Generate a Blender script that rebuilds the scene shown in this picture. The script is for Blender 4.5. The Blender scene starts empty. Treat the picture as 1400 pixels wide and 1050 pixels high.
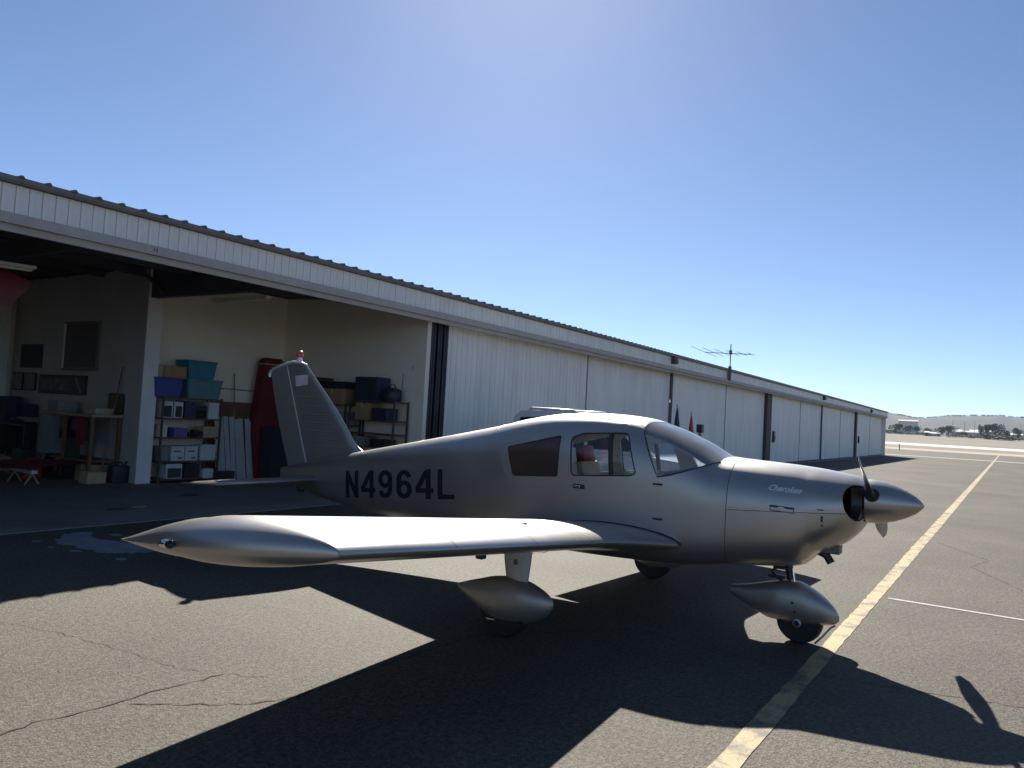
import bpy, bmesh, math, random
import numpy as np
from mathutils import Vector, Matrix, Euler
random.seed(7)
S = bpy.context.scene
COL = S.collection
PI = math.pi

# ------------------------------------------------------------------ camera, sky, sun, exposure
F_PX, YAW, PITCH, ROLL, CAM_H = 1044.46, 0.9927, 0.0432, 0.0553, 1.7239
fwd = Vector((math.sin(YAW)*math.cos(PITCH), math.cos(YAW)*math.cos(PITCH), math.sin(PITCH)))
rgt = Vector((math.cos(YAW), -math.sin(YAW), 0)); upv = rgt.cross(fwd)
r2 = rgt*math.cos(ROLL) + upv*math.sin(ROLL); u2 = upv*math.cos(ROLL) - rgt*math.sin(ROLL)
cam_d = bpy.data.cameras.new('camera'); cam = bpy.data.objects.new('camera', cam_d); COL.objects.link(cam)
cam.matrix_world = Matrix(((r2.x, u2.x, -fwd.x, 0), (r2.y, u2.y, -fwd.y, 0), (r2.z, u2.z, -fwd.z, CAM_H), (0, 0, 0, 1)))
cam_d.sensor_width = 36; cam_d.lens = 36*F_PX/1400; cam_d.clip_start = .05; cam_d.clip_end = 30000
S.camera = cam
SUN_AZ, SUN_EL = 0.9795, 0.6471
w = bpy.data.worlds.new('World'); S.world = w; w.use_nodes = True
nt = w.node_tree; bgn = nt.nodes['Background']; sky = nt.nodes.new('ShaderNodeTexSky')
sky.sky_type = 'NISHITA'; sky.sun_disc = False; sky.sun_elevation = SUN_EL; sky.sun_rotation = SUN_AZ
sky.altitude = 300; sky.air_density = 0.68; sky.dust_density = 0.22; sky.ozone_density = 4.0
nt.links.new(sky.outputs[0], bgn.inputs[0]); bgn.inputs[1].default_value = 0.051
sun_d = bpy.data.lights.new('sun', 'SUN'); sun_d.energy = 5.0; sun_d.angle = math.radians(.53); sun_d.color = (1, .95, .87)
sun = bpy.data.objects.new('sun', sun_d); COL.objects.link(sun)
sv = Vector((math.sin(SUN_AZ)*math.cos(SUN_EL), math.cos(SUN_AZ)*math.cos(SUN_EL), math.sin(SUN_EL)))
sun.rotation_euler = sv.to_track_quat('Z', 'Y').to_euler(); sun.location = sv*60
S.view_settings.view_transform = 'Standard'; S.view_settings.look = 'None'
S.view_settings.exposure = 1.3; S.view_settings.gamma = 1; S.view_settings.use_curve_mapping = False

# ------------------------------------------------------------------ materials
MATS = {}
def mat(name, col, rough=.6, metal=0., var=.12, scale=6., bump=0., bscale=60., spec=.5, coat=0., rvar=0., col2=None, detail=6., stretch=None):
    if name in MATS: return MATS[name]
    m = bpy.data.materials.new(name); m.use_nodes = True; n = m.node_tree; b = n.nodes['Principled BSDF']
    tc = n.nodes.new('ShaderNodeTexCoord'); src = tc.outputs['Object']
    if stretch:
        mp = n.nodes.new('ShaderNodeMapping'); mp.inputs['Scale'].default_value = stretch; n.links.new(src, mp.inputs[0]); src = mp.outputs[0]
    nz = n.nodes.new('ShaderNodeTexNoise'); nz.inputs['Scale'].default_value = scale; nz.inputs['Detail'].default_value = detail; nz.inputs['Roughness'].default_value = .65
    n.links.new(src, nz.inputs['Vector'])
    rp = n.nodes.new('ShaderNodeValToRGB'); rp.color_ramp.elements[0].position = .3; rp.color_ramp.elements[1].position = .7
    c = np.array(col[:3]); c2 = np.array(col2[:3]) if col2 is not None else None
    lo, hi = (c*(1-var), np.minimum(c*(1+var), 1)) if c2 is None else (c, c2)
    rp.color_ramp.elements[0].color = (*lo, 1); rp.color_ramp.elements[1].color = (*hi, 1)
    n.links.new(nz.outputs[0], rp.inputs[0]); n.links.new(rp.outputs[0], b.inputs['Base Color'])
    b.inputs['Roughness'].default_value = rough; b.inputs['Metallic'].default_value = metal
    b.inputs['Specular IOR Level'].default_value = spec; b.inputs['Coat Weight'].default_value = coat; b.inputs['Coat Roughness'].default_value = .12
    if rvar:
        mr = n.nodes.new('ShaderNodeMapRange'); mr.inputs[3].default_value = max(0, rough-rvar); mr.inputs[4].default_value = min(1, rough+rvar)
        n.links.new(nz.outputs[0], mr.inputs[0]); n.links.new(mr.outputs[0], b.inputs['Roughness'])
    if bump:
        nb = n.nodes.new('ShaderNodeTexNoise'); nb.inputs['Scale'].default_value = bscale; nb.inputs['Detail'].default_value = 3; n.links.new(src, nb.inputs['Vector'])
        bp = n.nodes.new('ShaderNodeBump'); bp.inputs['Strength'].default_value = bump; bp.inputs['Distance'].default_value = .01
        n.links.new(nb.outputs[0], bp.inputs['Height']); n.links.new(bp.outputs[0], b.inputs['Normal'])
    MATS[name] = m; return m
def glass(name, tint=(.8, .85, .85), ior=1.45, rough=.02):
    if name in MATS: return MATS[name]
    m = bpy.data.materials.new(name); m.use_nodes = True; n = m.node_tree; n.nodes.remove(n.nodes['Principled BSDF'])
    out = n.nodes['Material Output']; t = n.nodes.new('ShaderNodeBsdfTransparent'); g = n.nodes.new('ShaderNodeBsdfGlossy'); f = n.nodes.new('ShaderNodeFresnel'); mx = n.nodes.new('ShaderNodeMixShader')
    nz = n.nodes.new('ShaderNodeTexNoise'); nz.inputs['Scale'].default_value = 9; mr = n.nodes.new('ShaderNodeMapRange'); mr.inputs[3].default_value = rough; mr.inputs[4].default_value = rough+.05
    n.links.new(nz.outputs[0], mr.inputs[0]); n.links.new(mr.outputs[0], g.inputs['Roughness'])
    t.inputs[0].default_value = (*tint, 1); f.inputs[0].default_value = ior
    n.links.new(f.outputs[0], mx.inputs[0]); n.links.new(t.outputs[0], mx.inputs[1]); n.links.new(g.outputs[0], mx.inputs[2]); n.links.new(mx.outputs[0], out.inputs[0])
    MATS[name] = m; return m
def node(n, t, **kw):
    x = n.nodes.new(t)
    for k, v in kw.items(): x.inputs[k.replace('_', ' ')].default_value = v
    return x
def asphalt(name='asphalt', base=(.102, .094, .079), far=False):
    m = bpy.data.materials.new(name); m.use_nodes = True; n = m.node_tree; b = n.nodes['Principled BSDF']; L = n.links.new
    tc = n.nodes.new('ShaderNodeTexCoord')
    a = node(n, 'ShaderNodeTexNoise', Scale=.35, Detail=5., Roughness=.6); L(tc.outputs['Object'], a.inputs[0])
    f = node(n, 'ShaderNodeTexVoronoi', Scale=85.); L(tc.outputs['Object'], f.inputs[0])
    g = node(n, 'ShaderNodeTexNoise', Scale=28., Detail=8., Roughness=.8); L(tc.outputs['Object'], g.inputs[0])
    r1 = n.nodes.new('ShaderNodeValToRGB'); e = r1.color_ramp.elements; c = np.array(base)
    e[0].position, e[1].position = .28, .72; e[0].color = (*(c*.72), 1); e[1].color = (*(c*1.2), 1); L(a.outputs[0], r1.inputs[0])
    r2_ = n.nodes.new('ShaderNodeValToRGB'); e = r2_.color_ramp.elements; e[0].position, e[1].position = .32, .70; e[0].color = (.42, .42, .42, 1); e[1].color = (1.5, 1.47, 1.4, 1); L(g.outputs[0], r2_.inputs[0])
    r3 = n.nodes.new('ShaderNodeValToRGB'); e = r3.color_ramp.elements; e[0].position, e[1].position = .0, 1.; e[0].color = (.55, .55, .55, 1); e[1].color = (1.35, 1.33, 1.28, 1); L(f.outputs['Color'], r3.inputs[0])
    m1 = n.nodes.new('ShaderNodeMix'); m1.data_type = 'RGBA'; m1.blend_type = 'MULTIPLY'; m1.inputs[0].default_value = 1; L(r1.outputs[0], m1.inputs[6]); L(r2_.outputs[0], m1.inputs[7])
    m2 = n.nodes.new('ShaderNodeMix'); m2.data_type = 'RGBA'; m2.blend_type = 'MULTIPLY'; m2.inputs[0].default_value = 1; L(m1.outputs[2], m2.inputs[6]); L(r3.outputs[0], m2.inputs[7])
    L(m2.outputs[2], b.inputs['Base Color']); b.inputs['Roughness'].default_value = .78; b.inputs['Specular IOR Level'].default_value = .15
    bp = node(n, 'ShaderNodeBump', Strength=.55, Distance=.006); ad = n.nodes.new('ShaderNodeMath'); L(f.outputs['Distance'], ad.inputs[0]); L(g.outputs[0], ad.inputs[1]); L(ad.outputs[0], bp.inputs['Height']); L(bp.outputs[0], b.inputs['Normal'])
    MATS[name] = m; return m
def worn_paint(name, col, under, wear=.5, scale=7.):
    m = bpy.data.materials.new(name); m.use_nodes = True; n = m.node_tree; b = n.nodes['Principled BSDF']; L = n.links.new
    tc = n.nodes.new('ShaderNodeTexCoord'); a = node(n, 'ShaderNodeTexNoise', Scale=scale, Detail=10., Roughness=.75); L(tc.outputs['Object'], a.inputs[0])
    r = n.nodes.new('ShaderNodeValToRGB'); e = r.color_ramp.elements; e[0].position, e[1].position = wear-.06, wear+.06
    e[0].color = (*under, 1); e[1].color = (*col, 1); L(a.outputs[0], r.inputs[0])
    g = node(n, 'ShaderNodeTexNoise', Scale=60., Detail=6.); L(tc.outputs['Object'], g.inputs[0])
    r2_ = n.nodes.new('ShaderNodeValToRGB'); r2_.color_ramp.elements[0].color = (.6, .6, .6, 1); r2_.color_ramp.elements[1].color = (1.25, 1.25, 1.25, 1); L(g.outputs[0], r2_.inputs[0])
    mx = n.nodes.new('ShaderNodeMix'); mx.data_type = 'RGBA'; mx.blend_type = 'MULTIPLY'; mx.inputs[0].default_value = 1; L(r.outputs[0], mx.inputs[6]); L(r2_.outputs[0], mx.inputs[7])
    L(mx.outputs[2], b.inputs['Base Color']); b.inputs['Roughness'].default_value = .75
    bp = node(n, 'ShaderNodeBump', Strength=.3, Distance=.005); L(g.outputs[0], bp.inputs['Height']); L(bp.outputs[0], b.inputs['Normal'])
    MATS[name] = m; return m

SILVER = mat('silver paint', (.40, .375, .345), .36, .80, .07, 1.6, coat=.2, rvar=.07, bump=.05, bscale=2.4)
SILVER2 = mat('silver paint flat', (.37, .345, .315), .42, .70, .07, 3., coat=.1, rvar=.05)
BLACK = mat('black paint', (.012, .012, .014), .35)
RUBBER = mat('rubber', (.018, .018, .019), .8, bump=.2, bscale=120)
DARKM = mat('dark metal', (.05, .05, .055), .45, .6)
CHROME = mat('chrome', (.75, .75, .76), .12, 1., .03)
INTER = mat('cabin lining', (.48, .47, .45), .8)
SEATF = mat('seat vinyl', (.55, .54, .52), .55)
REDV = mat('red vinyl', (.34, .035, .03), .5)
GLASS = glass('cabin glass', (.93, .95, .95))
TINT = mat('brown tinted window', (.075, .050, .042), .14, 0, .25, 3, spec=.45, col2=(.045, .032, .03))
def dusty(name, tint, amount):
    m = glass(name, tint).copy(); m.name = name+' dusty'; n = m.node_tree; out = n.nodes['Material Output']; src = out.inputs[0].links[0].from_socket
    d = n.nodes.new('ShaderNodeBsdfDiffuse'); d.inputs[0].default_value = (.75, .76, .78, 1); tl = n.nodes.new('ShaderNodeBsdfTranslucent'); tl.inputs[0].default_value = (.75, .76, .78, 1); ad = n.nodes.new('ShaderNodeMixShader'); mx = n.nodes.new('ShaderNodeMixShader')
    nz = node(n, 'ShaderNodeTexNoise', Scale=5., Detail=6.); mr = n.nodes.new('ShaderNodeMapRange'); mr.inputs[3].default_value = amount*.5; mr.inputs[4].default_value = amount*1.5; n.links.new(nz.outputs[0], mr.inputs[0])
    n.links.new(d.outputs[0], ad.inputs[1]); n.links.new(tl.outputs[0], ad.inputs[2]); n.links.new(mr.outputs[0], mx.inputs[0]); n.links.new(src, mx.inputs[1]); n.links.new(ad.outputs[0], mx.inputs[2]); n.links.new(mx.outputs[0], out.inputs[0]); return m
SCREEN = dusty('windshield', (.9, .92, .93), .15)
WHITEP = mat('white paint', (.72, .72, .70), .45)
GASKET = mat('gasket', (.02, .02, .022), .6)
DOORM = mat('door sheet paint', (.78, .75, .71), .5, 0, .10, 1.1, bump=.05, bscale=5, stretch=(2.5, 2.5, .45))
FASCM = mat('fascia sheet paint', (.76, .73, .69), .5, 0, .12, 1.4, bump=.03, bscale=9, stretch=(3, 3, .6))
BEAMM = mat('beam paint', (.40, .37, .34), .6, 0, .12, 2)
BROWNM = mat('roof edge brown', (.15, .125, .105), .6, 0, .2, 3)
ROOFM = mat('roof sheet', (.20, .175, .15), .55, .2, .15, 1)
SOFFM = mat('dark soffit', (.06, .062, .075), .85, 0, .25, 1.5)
STEELB = mat('dark blue steel', (.022, .026, .038), .5, .2, .25, 3)
CREAM = mat('cream wall paint', (.80, .73, .61), .8, 0, .05, 1., bump=.04, bscale=30)
GREYW = mat('grey wall board', (.42, .395, .37), .85, 0, .1, 1.2, bump=.04, bscale=20)
PARTW = mat('partition end paint', (.66, .65, .63), .75, 0, .08, 2)
CONC = mat('concrete slab', (.17, .168, .16), .75, 0, .25, .8, bump=.15, bscale=40)
ASPH = asphalt()

# ------------------------------------------------------------------ mesh helpers
class MB:
    def __init__(s): s.v = []; s.f = []; s.mi = []
    def add(s, vs, fs, mi=0):
        o = len(s.v); s.v += [tuple(map(float, v)) for v in vs]; s.f += [tuple(i+o for i in f) for f in fs]; s.mi += [mi]*len(fs); return s
    def box(s, x0, x1, y0, y1, z0, z1, M=None, mi=0, b=0.):
        x0, x1 = sorted((x0, x1)); y0, y1 = sorted((y0, y1)); z0, z1 = sorted((z0, z1))
        if b:
            bm = bmesh.new(); bmesh.ops.create_cube(bm, size=1)
            for v in bm.verts: v.co = Vector(((x0+x1)/2+v.co.x*(x1-x0), (y0+y1)/2+v.co.y*(y1-y0), (z0+z1)/2+v.co.z*(z1-z0)))
            bmesh.ops.bevel(bm, geom=bm.edges[:], offset=b, segments=2, affect='EDGES', profile=.6)
            vs = [v.co.copy() for v in bm.verts]; fs = [[v.index for v in f.verts] for f in bm.faces]; bm.free()
        else:
            vs = [Vector((x, y, z)) for x in (x0, x1) for y in (y0, y1) for z in (z0, z1)]
            fs = [(0, 1, 3, 2), (4, 6, 7, 5), (0, 4, 5, 1), (2, 3, 7, 6), (0, 2, 6, 4), (1, 5, 7, 3)]
        if M is not None: vs = [M @ v for v in vs]
        return s.add(vs, fs, mi)
    def loft(s, rings, close=True, cap=True, mi=0):
        n = len(rings[0]); vs = [p for r in rings for p in r]; fs = []
        for i in range(len(rings)-1):
            for j in range(n if close else n-1):
                k = (j+1) % n; fs.append((i*n+j, i*n+k, (i+1)*n+k, (i+1)*n+j))
        if cap and close:
            fs.append(tuple(range(n-1, -1, -1))); fs.append(tuple((len(rings)-1)*n+j for j in range(n)))
        return s.add(vs, fs, mi)
    def tube(s, pts, r, n=8, cap=True, mi=0):
        pts = [Vector(p) for p in pts]; rs = r if isinstance(r, (list, tuple)) else [r]*len(pts); rings = []; prev = None
        for i, p in enumerate(pts):
            d = (pts[min(i+1, len(pts)-1)] - pts[max(i-1, 0)]).normalized()
            if prev is None:
                a = Vector((0, 0, 1)) if abs(d.z) < .9 else Vector((1, 0, 0)); x = d.cross(a).normalized()
            else: x = (prev - d*prev.dot(d)).normalized()
            prev = x; y = d.cross(x)
            rings.append([p + (x*math.cos(t)+y*math.sin(t))*rs[i] for t in [2*PI*k/n for k in range(n)]])
        return s.loft(rings, True, cap, mi)
    def lathe(s, prof, c=(0, 0, 0), axis='z', n=24, mi=0):   # prof: (r, h)
        rings = []
        for r, h in prof:
            ring = []
            for k in range(n):
                t = 2*PI*k/n; a, b_ = r*math.cos(t), r*math.sin(t)
                p = {'z': (a, b_, h), 'x': (h, a, b_), 'y': (a, h, b_)}[axis]
                ring.append((p[0]+c[0], p[1]+c[1], p[2]+c[2]))
            rings.append(ring)
        return s.loft(rings, True, True, mi)
    def prism(s, poly, a, b, axis='y', mi=0):   # poly in the other two axes
        def P(u, v, h): return {'y': (u, h, v), 'x': (h, u, v), 'z': (u, v, h)}[axis]
        return s.loft([[P(u, v, a) for u, v in poly], [P(u, v, b) for u, v in poly]], True, True, mi)
    def mesh(s, name, mats):
        me = bpy.data.meshes.new(name); me.from_pydata(s.v, [], s.f)
        for m in (mats if isinstance(mats, (list, tuple)) else [mats]): me.materials.append(m) if m else None
        if max(s.mi, default=0) > 0: me.polygons.foreach_set('material_index', s.mi)
        bm = bmesh.new(); bm.from_mesh(me); bmesh.ops.recalc_face_normals(bm, faces=bm.faces); bm.to_mesh(me); bm.free()
        return me
    def build(s, name, mats, parent=None, smooth=0):
        me = s.mesh(name, mats)
        if smooth: smoothen(me, smooth)
        return link(name, me, parent)
def smoothen(me, ang=35):
    me.polygons.foreach_set('use_smooth', [True]*len(me.polygons)); me.set_sharp_from_angle(angle=math.radians(ang)); me.update()
def link(name, me, parent=None):
    o = bpy.data.objects.new(name, me); COL.objects.link(o); o.parent = parent; return o
def thing(name, label, cat, loc=(0, 0, 0), rz=0, group=None):
    o = link(name, None); o.location = loc; o.rotation_euler = (0, 0, rz); o.empty_display_size = .2
    return tag(o, label, cat, group)
def tag(o, label=None, cat=None, group=None, kind=None):
    if label: o['label'] = label
    if cat: o['category'] = cat
    if group: o['group'] = group
    if kind: o['kind'] = kind
    return o
def structure(o, label=None): o['kind'] = 'structure'; return tag(o, label)
def boolean(me, ops):
    o = link('tmp', me); tmp = []
    for op, cm in ops:
        c = link('tmpc', cm); tmp.append(c); md = o.modifiers.new('b', 'BOOLEAN'); md.operation = op; md.object = c; md.solver = 'EXACT'
    dg = bpy.context.evaluated_depsgraph_get(); r = bpy.data.meshes.new_from_object(o.evaluated_get(dg))
    for c in tmp+[o]: bpy.data.objects.remove(c)
    return r
def pchip(xs, ys):
    xs = np.array(xs, float); ys = np.array(ys, float); h = np.diff(xs); d = np.diff(ys)/h; m = np.zeros(len(xs))
    for i in range(1, len(xs)-1):
        if d[i-1]*d[i] > 0: m[i] = 2*d[i-1]*d[i]/(d[i-1]+d[i]) if True else 0
    m[0], m[-1] = d[0], d[-1]
    def f(x):
        i = int(np.clip(np.searchsorted(xs, x)-1, 0, len(h)-1)); t = min(max((x-xs[i])/h[i], 0), 1)
        return float((2*t**3-3*t*t+1)*ys[i]+(t**3-2*t*t+t)*h[i]*m[i]+(-2*t**3+3*t*t)*ys[i+1]+(t**3-t*t)*h[i]*m[i+1])
    return f
def lerp(a, b, t): return a+(b-a)*t

# ------------------------------------------------------------------ the ground, apron, markings
def sheet(name, poly, z, m, parent=None, sub=0):
    o = MB().add([(x, y, z) for x, y in poly], [tuple(range(len(poly)))]).build(name, m, parent)
    return o
FIELD = mat('dry grass field', (.17, .14, .095), .95, 0, .3, .02, col2=(.085, .078, .05), bump=.3, bscale=2.)
FIELD2 = mat('dry verge', (.28, .25, .18), .95, 0, .2, .05, col2=(.22, .19, .135))
BROWNG = mat('brown verge', (.14, .105, .07), .95, 0, .25, .05)
RUNW = mat('pale concrete', (.40, .385, .35), .85, 0, .08, .05)
def land_z(d): return 0. if d < 420 else (d-420)*.0135
mb = MB(); radii = [0, 60, 150, 300, 420, 520, 640, 780, 920, 1100, 1400, 2000, 3500]; NA = 96
rings = []
for r_ in radii:
    rings.append([(r_*math.cos(2*PI*k/NA), r_*math.sin(2*PI*k/NA), -.06 + (land_z(min(r_, 1000)) if r_ > 60 else 0)) for k in range(NA)])
vs = [(0, 0, -.06)] + [p for r_ in rings[1:] for p in r_]; fs = [(0, 1+k, 1+(k+1) % NA) for k in range(NA)]
for i in range(len(radii)-2):
    for k in range(NA): fs.append((1+i*NA+k, 1+(i+1)*NA+k, 1+(i+1)*NA+(k+1) % NA, 1+i*NA+(k+1) % NA))
ground = structure(MB().add(vs, fs).build('ground', FIELD), 'dry brown grass field reaching to the hills')
structure(sheet('apron', [(-60, -60), (88, -60), (88, 60), (-60, 60)], 0, ASPH), 'weathered grey asphalt apron under the airplane')
ASPH2 = asphalt('asphalt taxiway', (.11, .10, .085))
structure(sheet('taxiway', [(88, -400), (138, -400), (138, 400), (88, 400)], -.01, ASPH2), 'asphalt taxiway beyond the hangar end')
structure(sheet('taxiway_edge_line', [(88.5, -400), (91.5, -400), (91.5, 400), (88.5, 400)], -.004, mat('worn pale band', (.24, .225, .19), .85, 0, .2, .1)), 'pale band across the taxiway')
structure(sheet('verge', [(138, -500), (168, -500), (168, 500), (138, 500)], -.02, FIELD2), 'pale dry verge beside the taxiway')
structure(sheet('grass_strip', [(168, -700), (250, -700), (250, 700), (168, 700)], -.03, BROWNG), 'brown grass strip before the runway')
structure(sheet('runway', [(250, -900), (385, -900), (385, 900), (250, 900)], -.02, RUNW), 'pale runway beyond the grass strip')
YEL = worn_paint('worn yellow paint', (.34, .262, .125), (.10, .09, .07), .47, 3.0)
WLINE = worn_paint('worn white paint', (.34, .335, .31), (.10, .095, .085), .42, 6.)
mb = MB(); xs = np.concatenate([np.arange(1.5, 20, .12), np.linspace(20, 140, 60)]); rnd = random.Random(3)
pts = []
for x in xs:
    YC = 1.175-.03*min(1, max(0, (x-15)/60)); hw = (.064 if x < 8 else lerp(.064, .085, min(1, (x-8)/10))) + (rnd.uniform(-.007, .007) if x < 20 else 0); pts.append(((x, YC-hw, .004), (x, YC+hw+rnd.uniform(-.004, .004), .004)))
mb.add([p for q in pts for p in q], [(2*i, 2*i+2, 2*i+3, 2*i+1) for i in range(len(pts)-1)])
structure(mb.build('yellow_line', YEL), 'worn yellow taxi line running out past the nose wheel')
structure(sheet('white_line', [(9.27, 1.05), (9.20, 1.05), (9.16, -3.5), (9.2, -3.5)], .004, WLINE), 'thin white line meeting the yellow line')
# concrete slab before and in the hangar (a low step)
mb = MB(); mb.box(-14, 83, 9.95, 26, -.03, .014)
structure(mb.build('hangar_floor', CONC), 'dark concrete floor slab of the open hangar')
# cracks
CRK = mat('crack dirt', (.02, .019, .017), .95, 0, .3, 20)
def crack(pts, w0=.012, seed=1, jag=.03):
    rd = random.Random(seed); P = [Vector((x, y, 0)) for x, y in pts]; fine = []
    for a, b in zip(P[:-1], P[1:]):
        n = max(2, int((b-a).length/.05)); nr = Vector((-(b-a).y, (b-a).x, 0)).normalized()
        for i in range(n): fine.append(a.lerp(b, i/n) + nr*rd.uniform(-jag, jag)*(0 if i == 0 else 1)*.6)
    fine.append(P[-1]); vs = []
    for i, p in enumerate(fine):
        d = (fine[min(i+1, len(fine)-1)]-fine[max(i-1, 0)]).normalized(); nr = Vector((-d.y, d.x, 0)); ww = w0*rd.uniform(.25, 1.)*(.3 if i in (0, len(fine)-1) else 1)
        vs += [(p.x-nr.x*ww/2, p.y-nr.y*ww/2, .0035), (p.x+nr.x*ww/2, p.y+nr.y*ww/2, .0035)]
    o = MB().add(vs, [(2*i, 2*i+2, 2*i+3, 2*i+1) for i in range(len(fine)-1)]).build('crack', CRK, bpy.data.objects['apron'])
    return o
for i, (p, ww) in enumerate([([(1.2, 4.25), (1.92, 4.18), (2.14, 4.21), (2.38, 4.16), (2.73, 4.18), (3.19, 4.12)], .016), ([(3.19, 4.12), (3.26, 3.96), (3.33, 3.86)], .007),
        ([(2.53, 4.10), (2.75, 3.84), (2.96, 3.61), (3.2, 3.5), (4.41, 3.5), (4.97, 3.45), (5.6, 3.0), (6.09, 2.59), (5.98, 1.98), (5.89, 1.19), (6.03, .5), (6.18, -.13), (6.4, -1.2)], .014),
        ([(2.6, 6.8), (2.79, 6.23), (2.96, 5.53), (3.0, 5.12), (3.06, 4.39), (3.19, 4.14)], .006),
        ([(8.1, 5.2), (8.6, 5.0), (9.4, 5.1), (10.2, 4.6), (11.5, 4.9)], .02), ([(16, 3.4), (18, 2.6), (20, .9), (21, -1), (20.5, -4)], .03), ([(30, 4), (31, 1), (30.5, -4)], .05), ([(11, -.2), (12.5, .4), (13.4, .2), (15, 1.0)], .015)]):
    crack(p, ww, i+1)
# pale dried spill in the shade
SPILLM = mat('pale dried spill', (.20, .22, .25), .6, 0, .3, 4)
pp = [(4.60, 9.10), (4.72, 9.32), (4.83, 9.42), (4.93, 9.60), (5.08, 9.64), (5.26, 9.56), (5.16, 9.36), (5.06, 9.15), (5.12, 8.9), (5.2, 8.6), (5.28, 8.25), (5.18, 8.02), (4.98, 7.98), (4.83, 8.05), (4.70, 8.10), (4.62, 8.28), (4.67, 8.42), (4.58, 8.62), (4.66, 8.78), (4.56, 8.95)]
_rs = random.Random(11); pp = [(lerp(a[0], b[0], k/6)+_rs.uniform(-.03, .03), lerp(a[1], b[1], k/6)+_rs.uniform(-.04, .04)) for a, b in zip(pp, pp[1:]+pp[:1]) for k in range(6)]
for (sx_, sy_, sr_) in ((4.5, 8.5, .06), (4.48, 9.3, .05), (5.35, 9.2, .07), (4.62, 7.8, .06), (5.4, 8.6, .05), (4.42, 8.85, .03)):
    structure(sheet('spill', [(sx_+sr_*math.cos(t_)*_rs.uniform(.6, 1.1), sy_+sr_*1.6*math.sin(t_)*_rs.uniform(.6, 1.1)) for t_ in [2*PI*k/12 for k in range(12)]], .004, SPILLM), 'pale splash beside the bluish spill in the hangar shade')
structure(sheet('spill', pp, .004, SPILLM), 'pale bluish spill on the asphalt in the hangar shade')
for q in ([(6.3, 11.2), (6.7, 11.35), (7.1, 11.3), (6.9, 11.15), (6.5, 11.1)], [(8.0, 12.2), (8.5, 12.4), (8.9, 12.2), (8.4, 12.05)]):
    structure(sheet('oil_stain', q, .0185, mat('oil stain', (.03, .028, .026), .25)), 'dark oil stain on the hangar floor')

# ------------------------------------------------------------------ hangar row
YF = 10.02; ZT, ZB = 4.19, 3.69; HX0, HX1 = -14., 83.
hangar = thing('hangar', 'long pale metal hangar row with one bay open behind the airplane', 'hangar', (0, 0, 0))
# roof with standing ribs, rising to a ridge
def roof_z(y): return 4.25 + (y-9.9)*.045 if y < 18 else 4.25+8.1*.045-(y-18)*.045
mb = MB()
prof = [(9.93, roof_z(9.93)), (18, roof_z(18)), (26.2, roof_z(26.2)), (26.2, roof_z(26.2)-.06), (18, roof_z(18)-.06), (9.93, roof_z(9.93)-.06)]
mb.prism(prof, HX0-.1, HX1+.25, 'x')
roof = mb.build('roof', ROOFM, hangar)
mb = MB(); x = 4.28-.31*50
while x < HX1:
    for (ya, yb) in ((9.90, 18), (18, 26.2)):
        za, zb = roof_z(ya), roof_z(yb)
        mb.add([(x-.035, ya, za-.01), (x+.035, ya, za-.01), (x+.012, ya, za+.022), (x-.012, ya, za+.022), (x-.035, yb, zb-.01), (x+.035, yb, zb-.01), (x+.012, yb, zb+.022), (x-.012, yb, zb+.022)],
               [(0, 1, 2, 3), (7, 6, 5, 4), (0, 3, 7, 4), (1, 5, 6, 2), (3, 2, 6, 7)])
    x += .31
tag(mb.build('roof_ribs', BROWNM, roof), kind='stuff')
MB().box(HX0, HX1+.2, 9.915, 9.965, 4.163, 4.195).build('eave_trim', BROWNM, hangar)
# fascia panels, one by one where near
fb = MB(); PW = .1535
def panel(mb, x0, x1, y=YF-.03, z0=3.822, z1=4.160):
    g = .007; return mb.add([(x0, y+.022, z0), (x0+g, y, z0), (x1-g, y, z0), (x1, y+.022, z0), (x0, y+.022, z1), (x0+g, y, z1), (x1-g, y, z1), (x1, y+.022, z1)],
                     [(0, 1, 5, 4), (1, 2, 6, 5), (2, 3, 7, 6), (0, 4, 7, 3), (0, 3, 2, 1), (4, 5, 6, 7)])
me_panel = panel(MB(), 0, PW).mesh('fascia_panel', FASCM)
x = 4.26-PW*18; rest = MB(); rd = random.Random(5)
while x < HX1:
    if x < 4.26+PW*48:
        o = link('fascia_panel', me_panel, hangar); o.location = (x, rd.uniform(-.004, .004), 0)
    else: panel(rest, x, min(x+PW, HX1))
    x += PW
tag(rest.build('fascia_sheet', FASCM, hangar), kind='stuff')
x = 4.26-PW*18
MB().box(HX0, x-.003, YF-.03, YF+.02, 3.822, 4.160).build('fascia_end_sheet', FASCM, hangar)
MB().box(HX0, HX1, YF, YF+.05, 3.60, 4.17).build('fascia_backing', BEAMM, hangar)
MB().box(HX0, HX1, YF-.07, YF-.003, 3.69, 3.815).build('track_beam', BEAMM, hangar)
MB().box(12.6, HX1, YF+.052, YF+.75, 3.70, 3.76).build('track_box', BEAMM, hangar)
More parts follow.
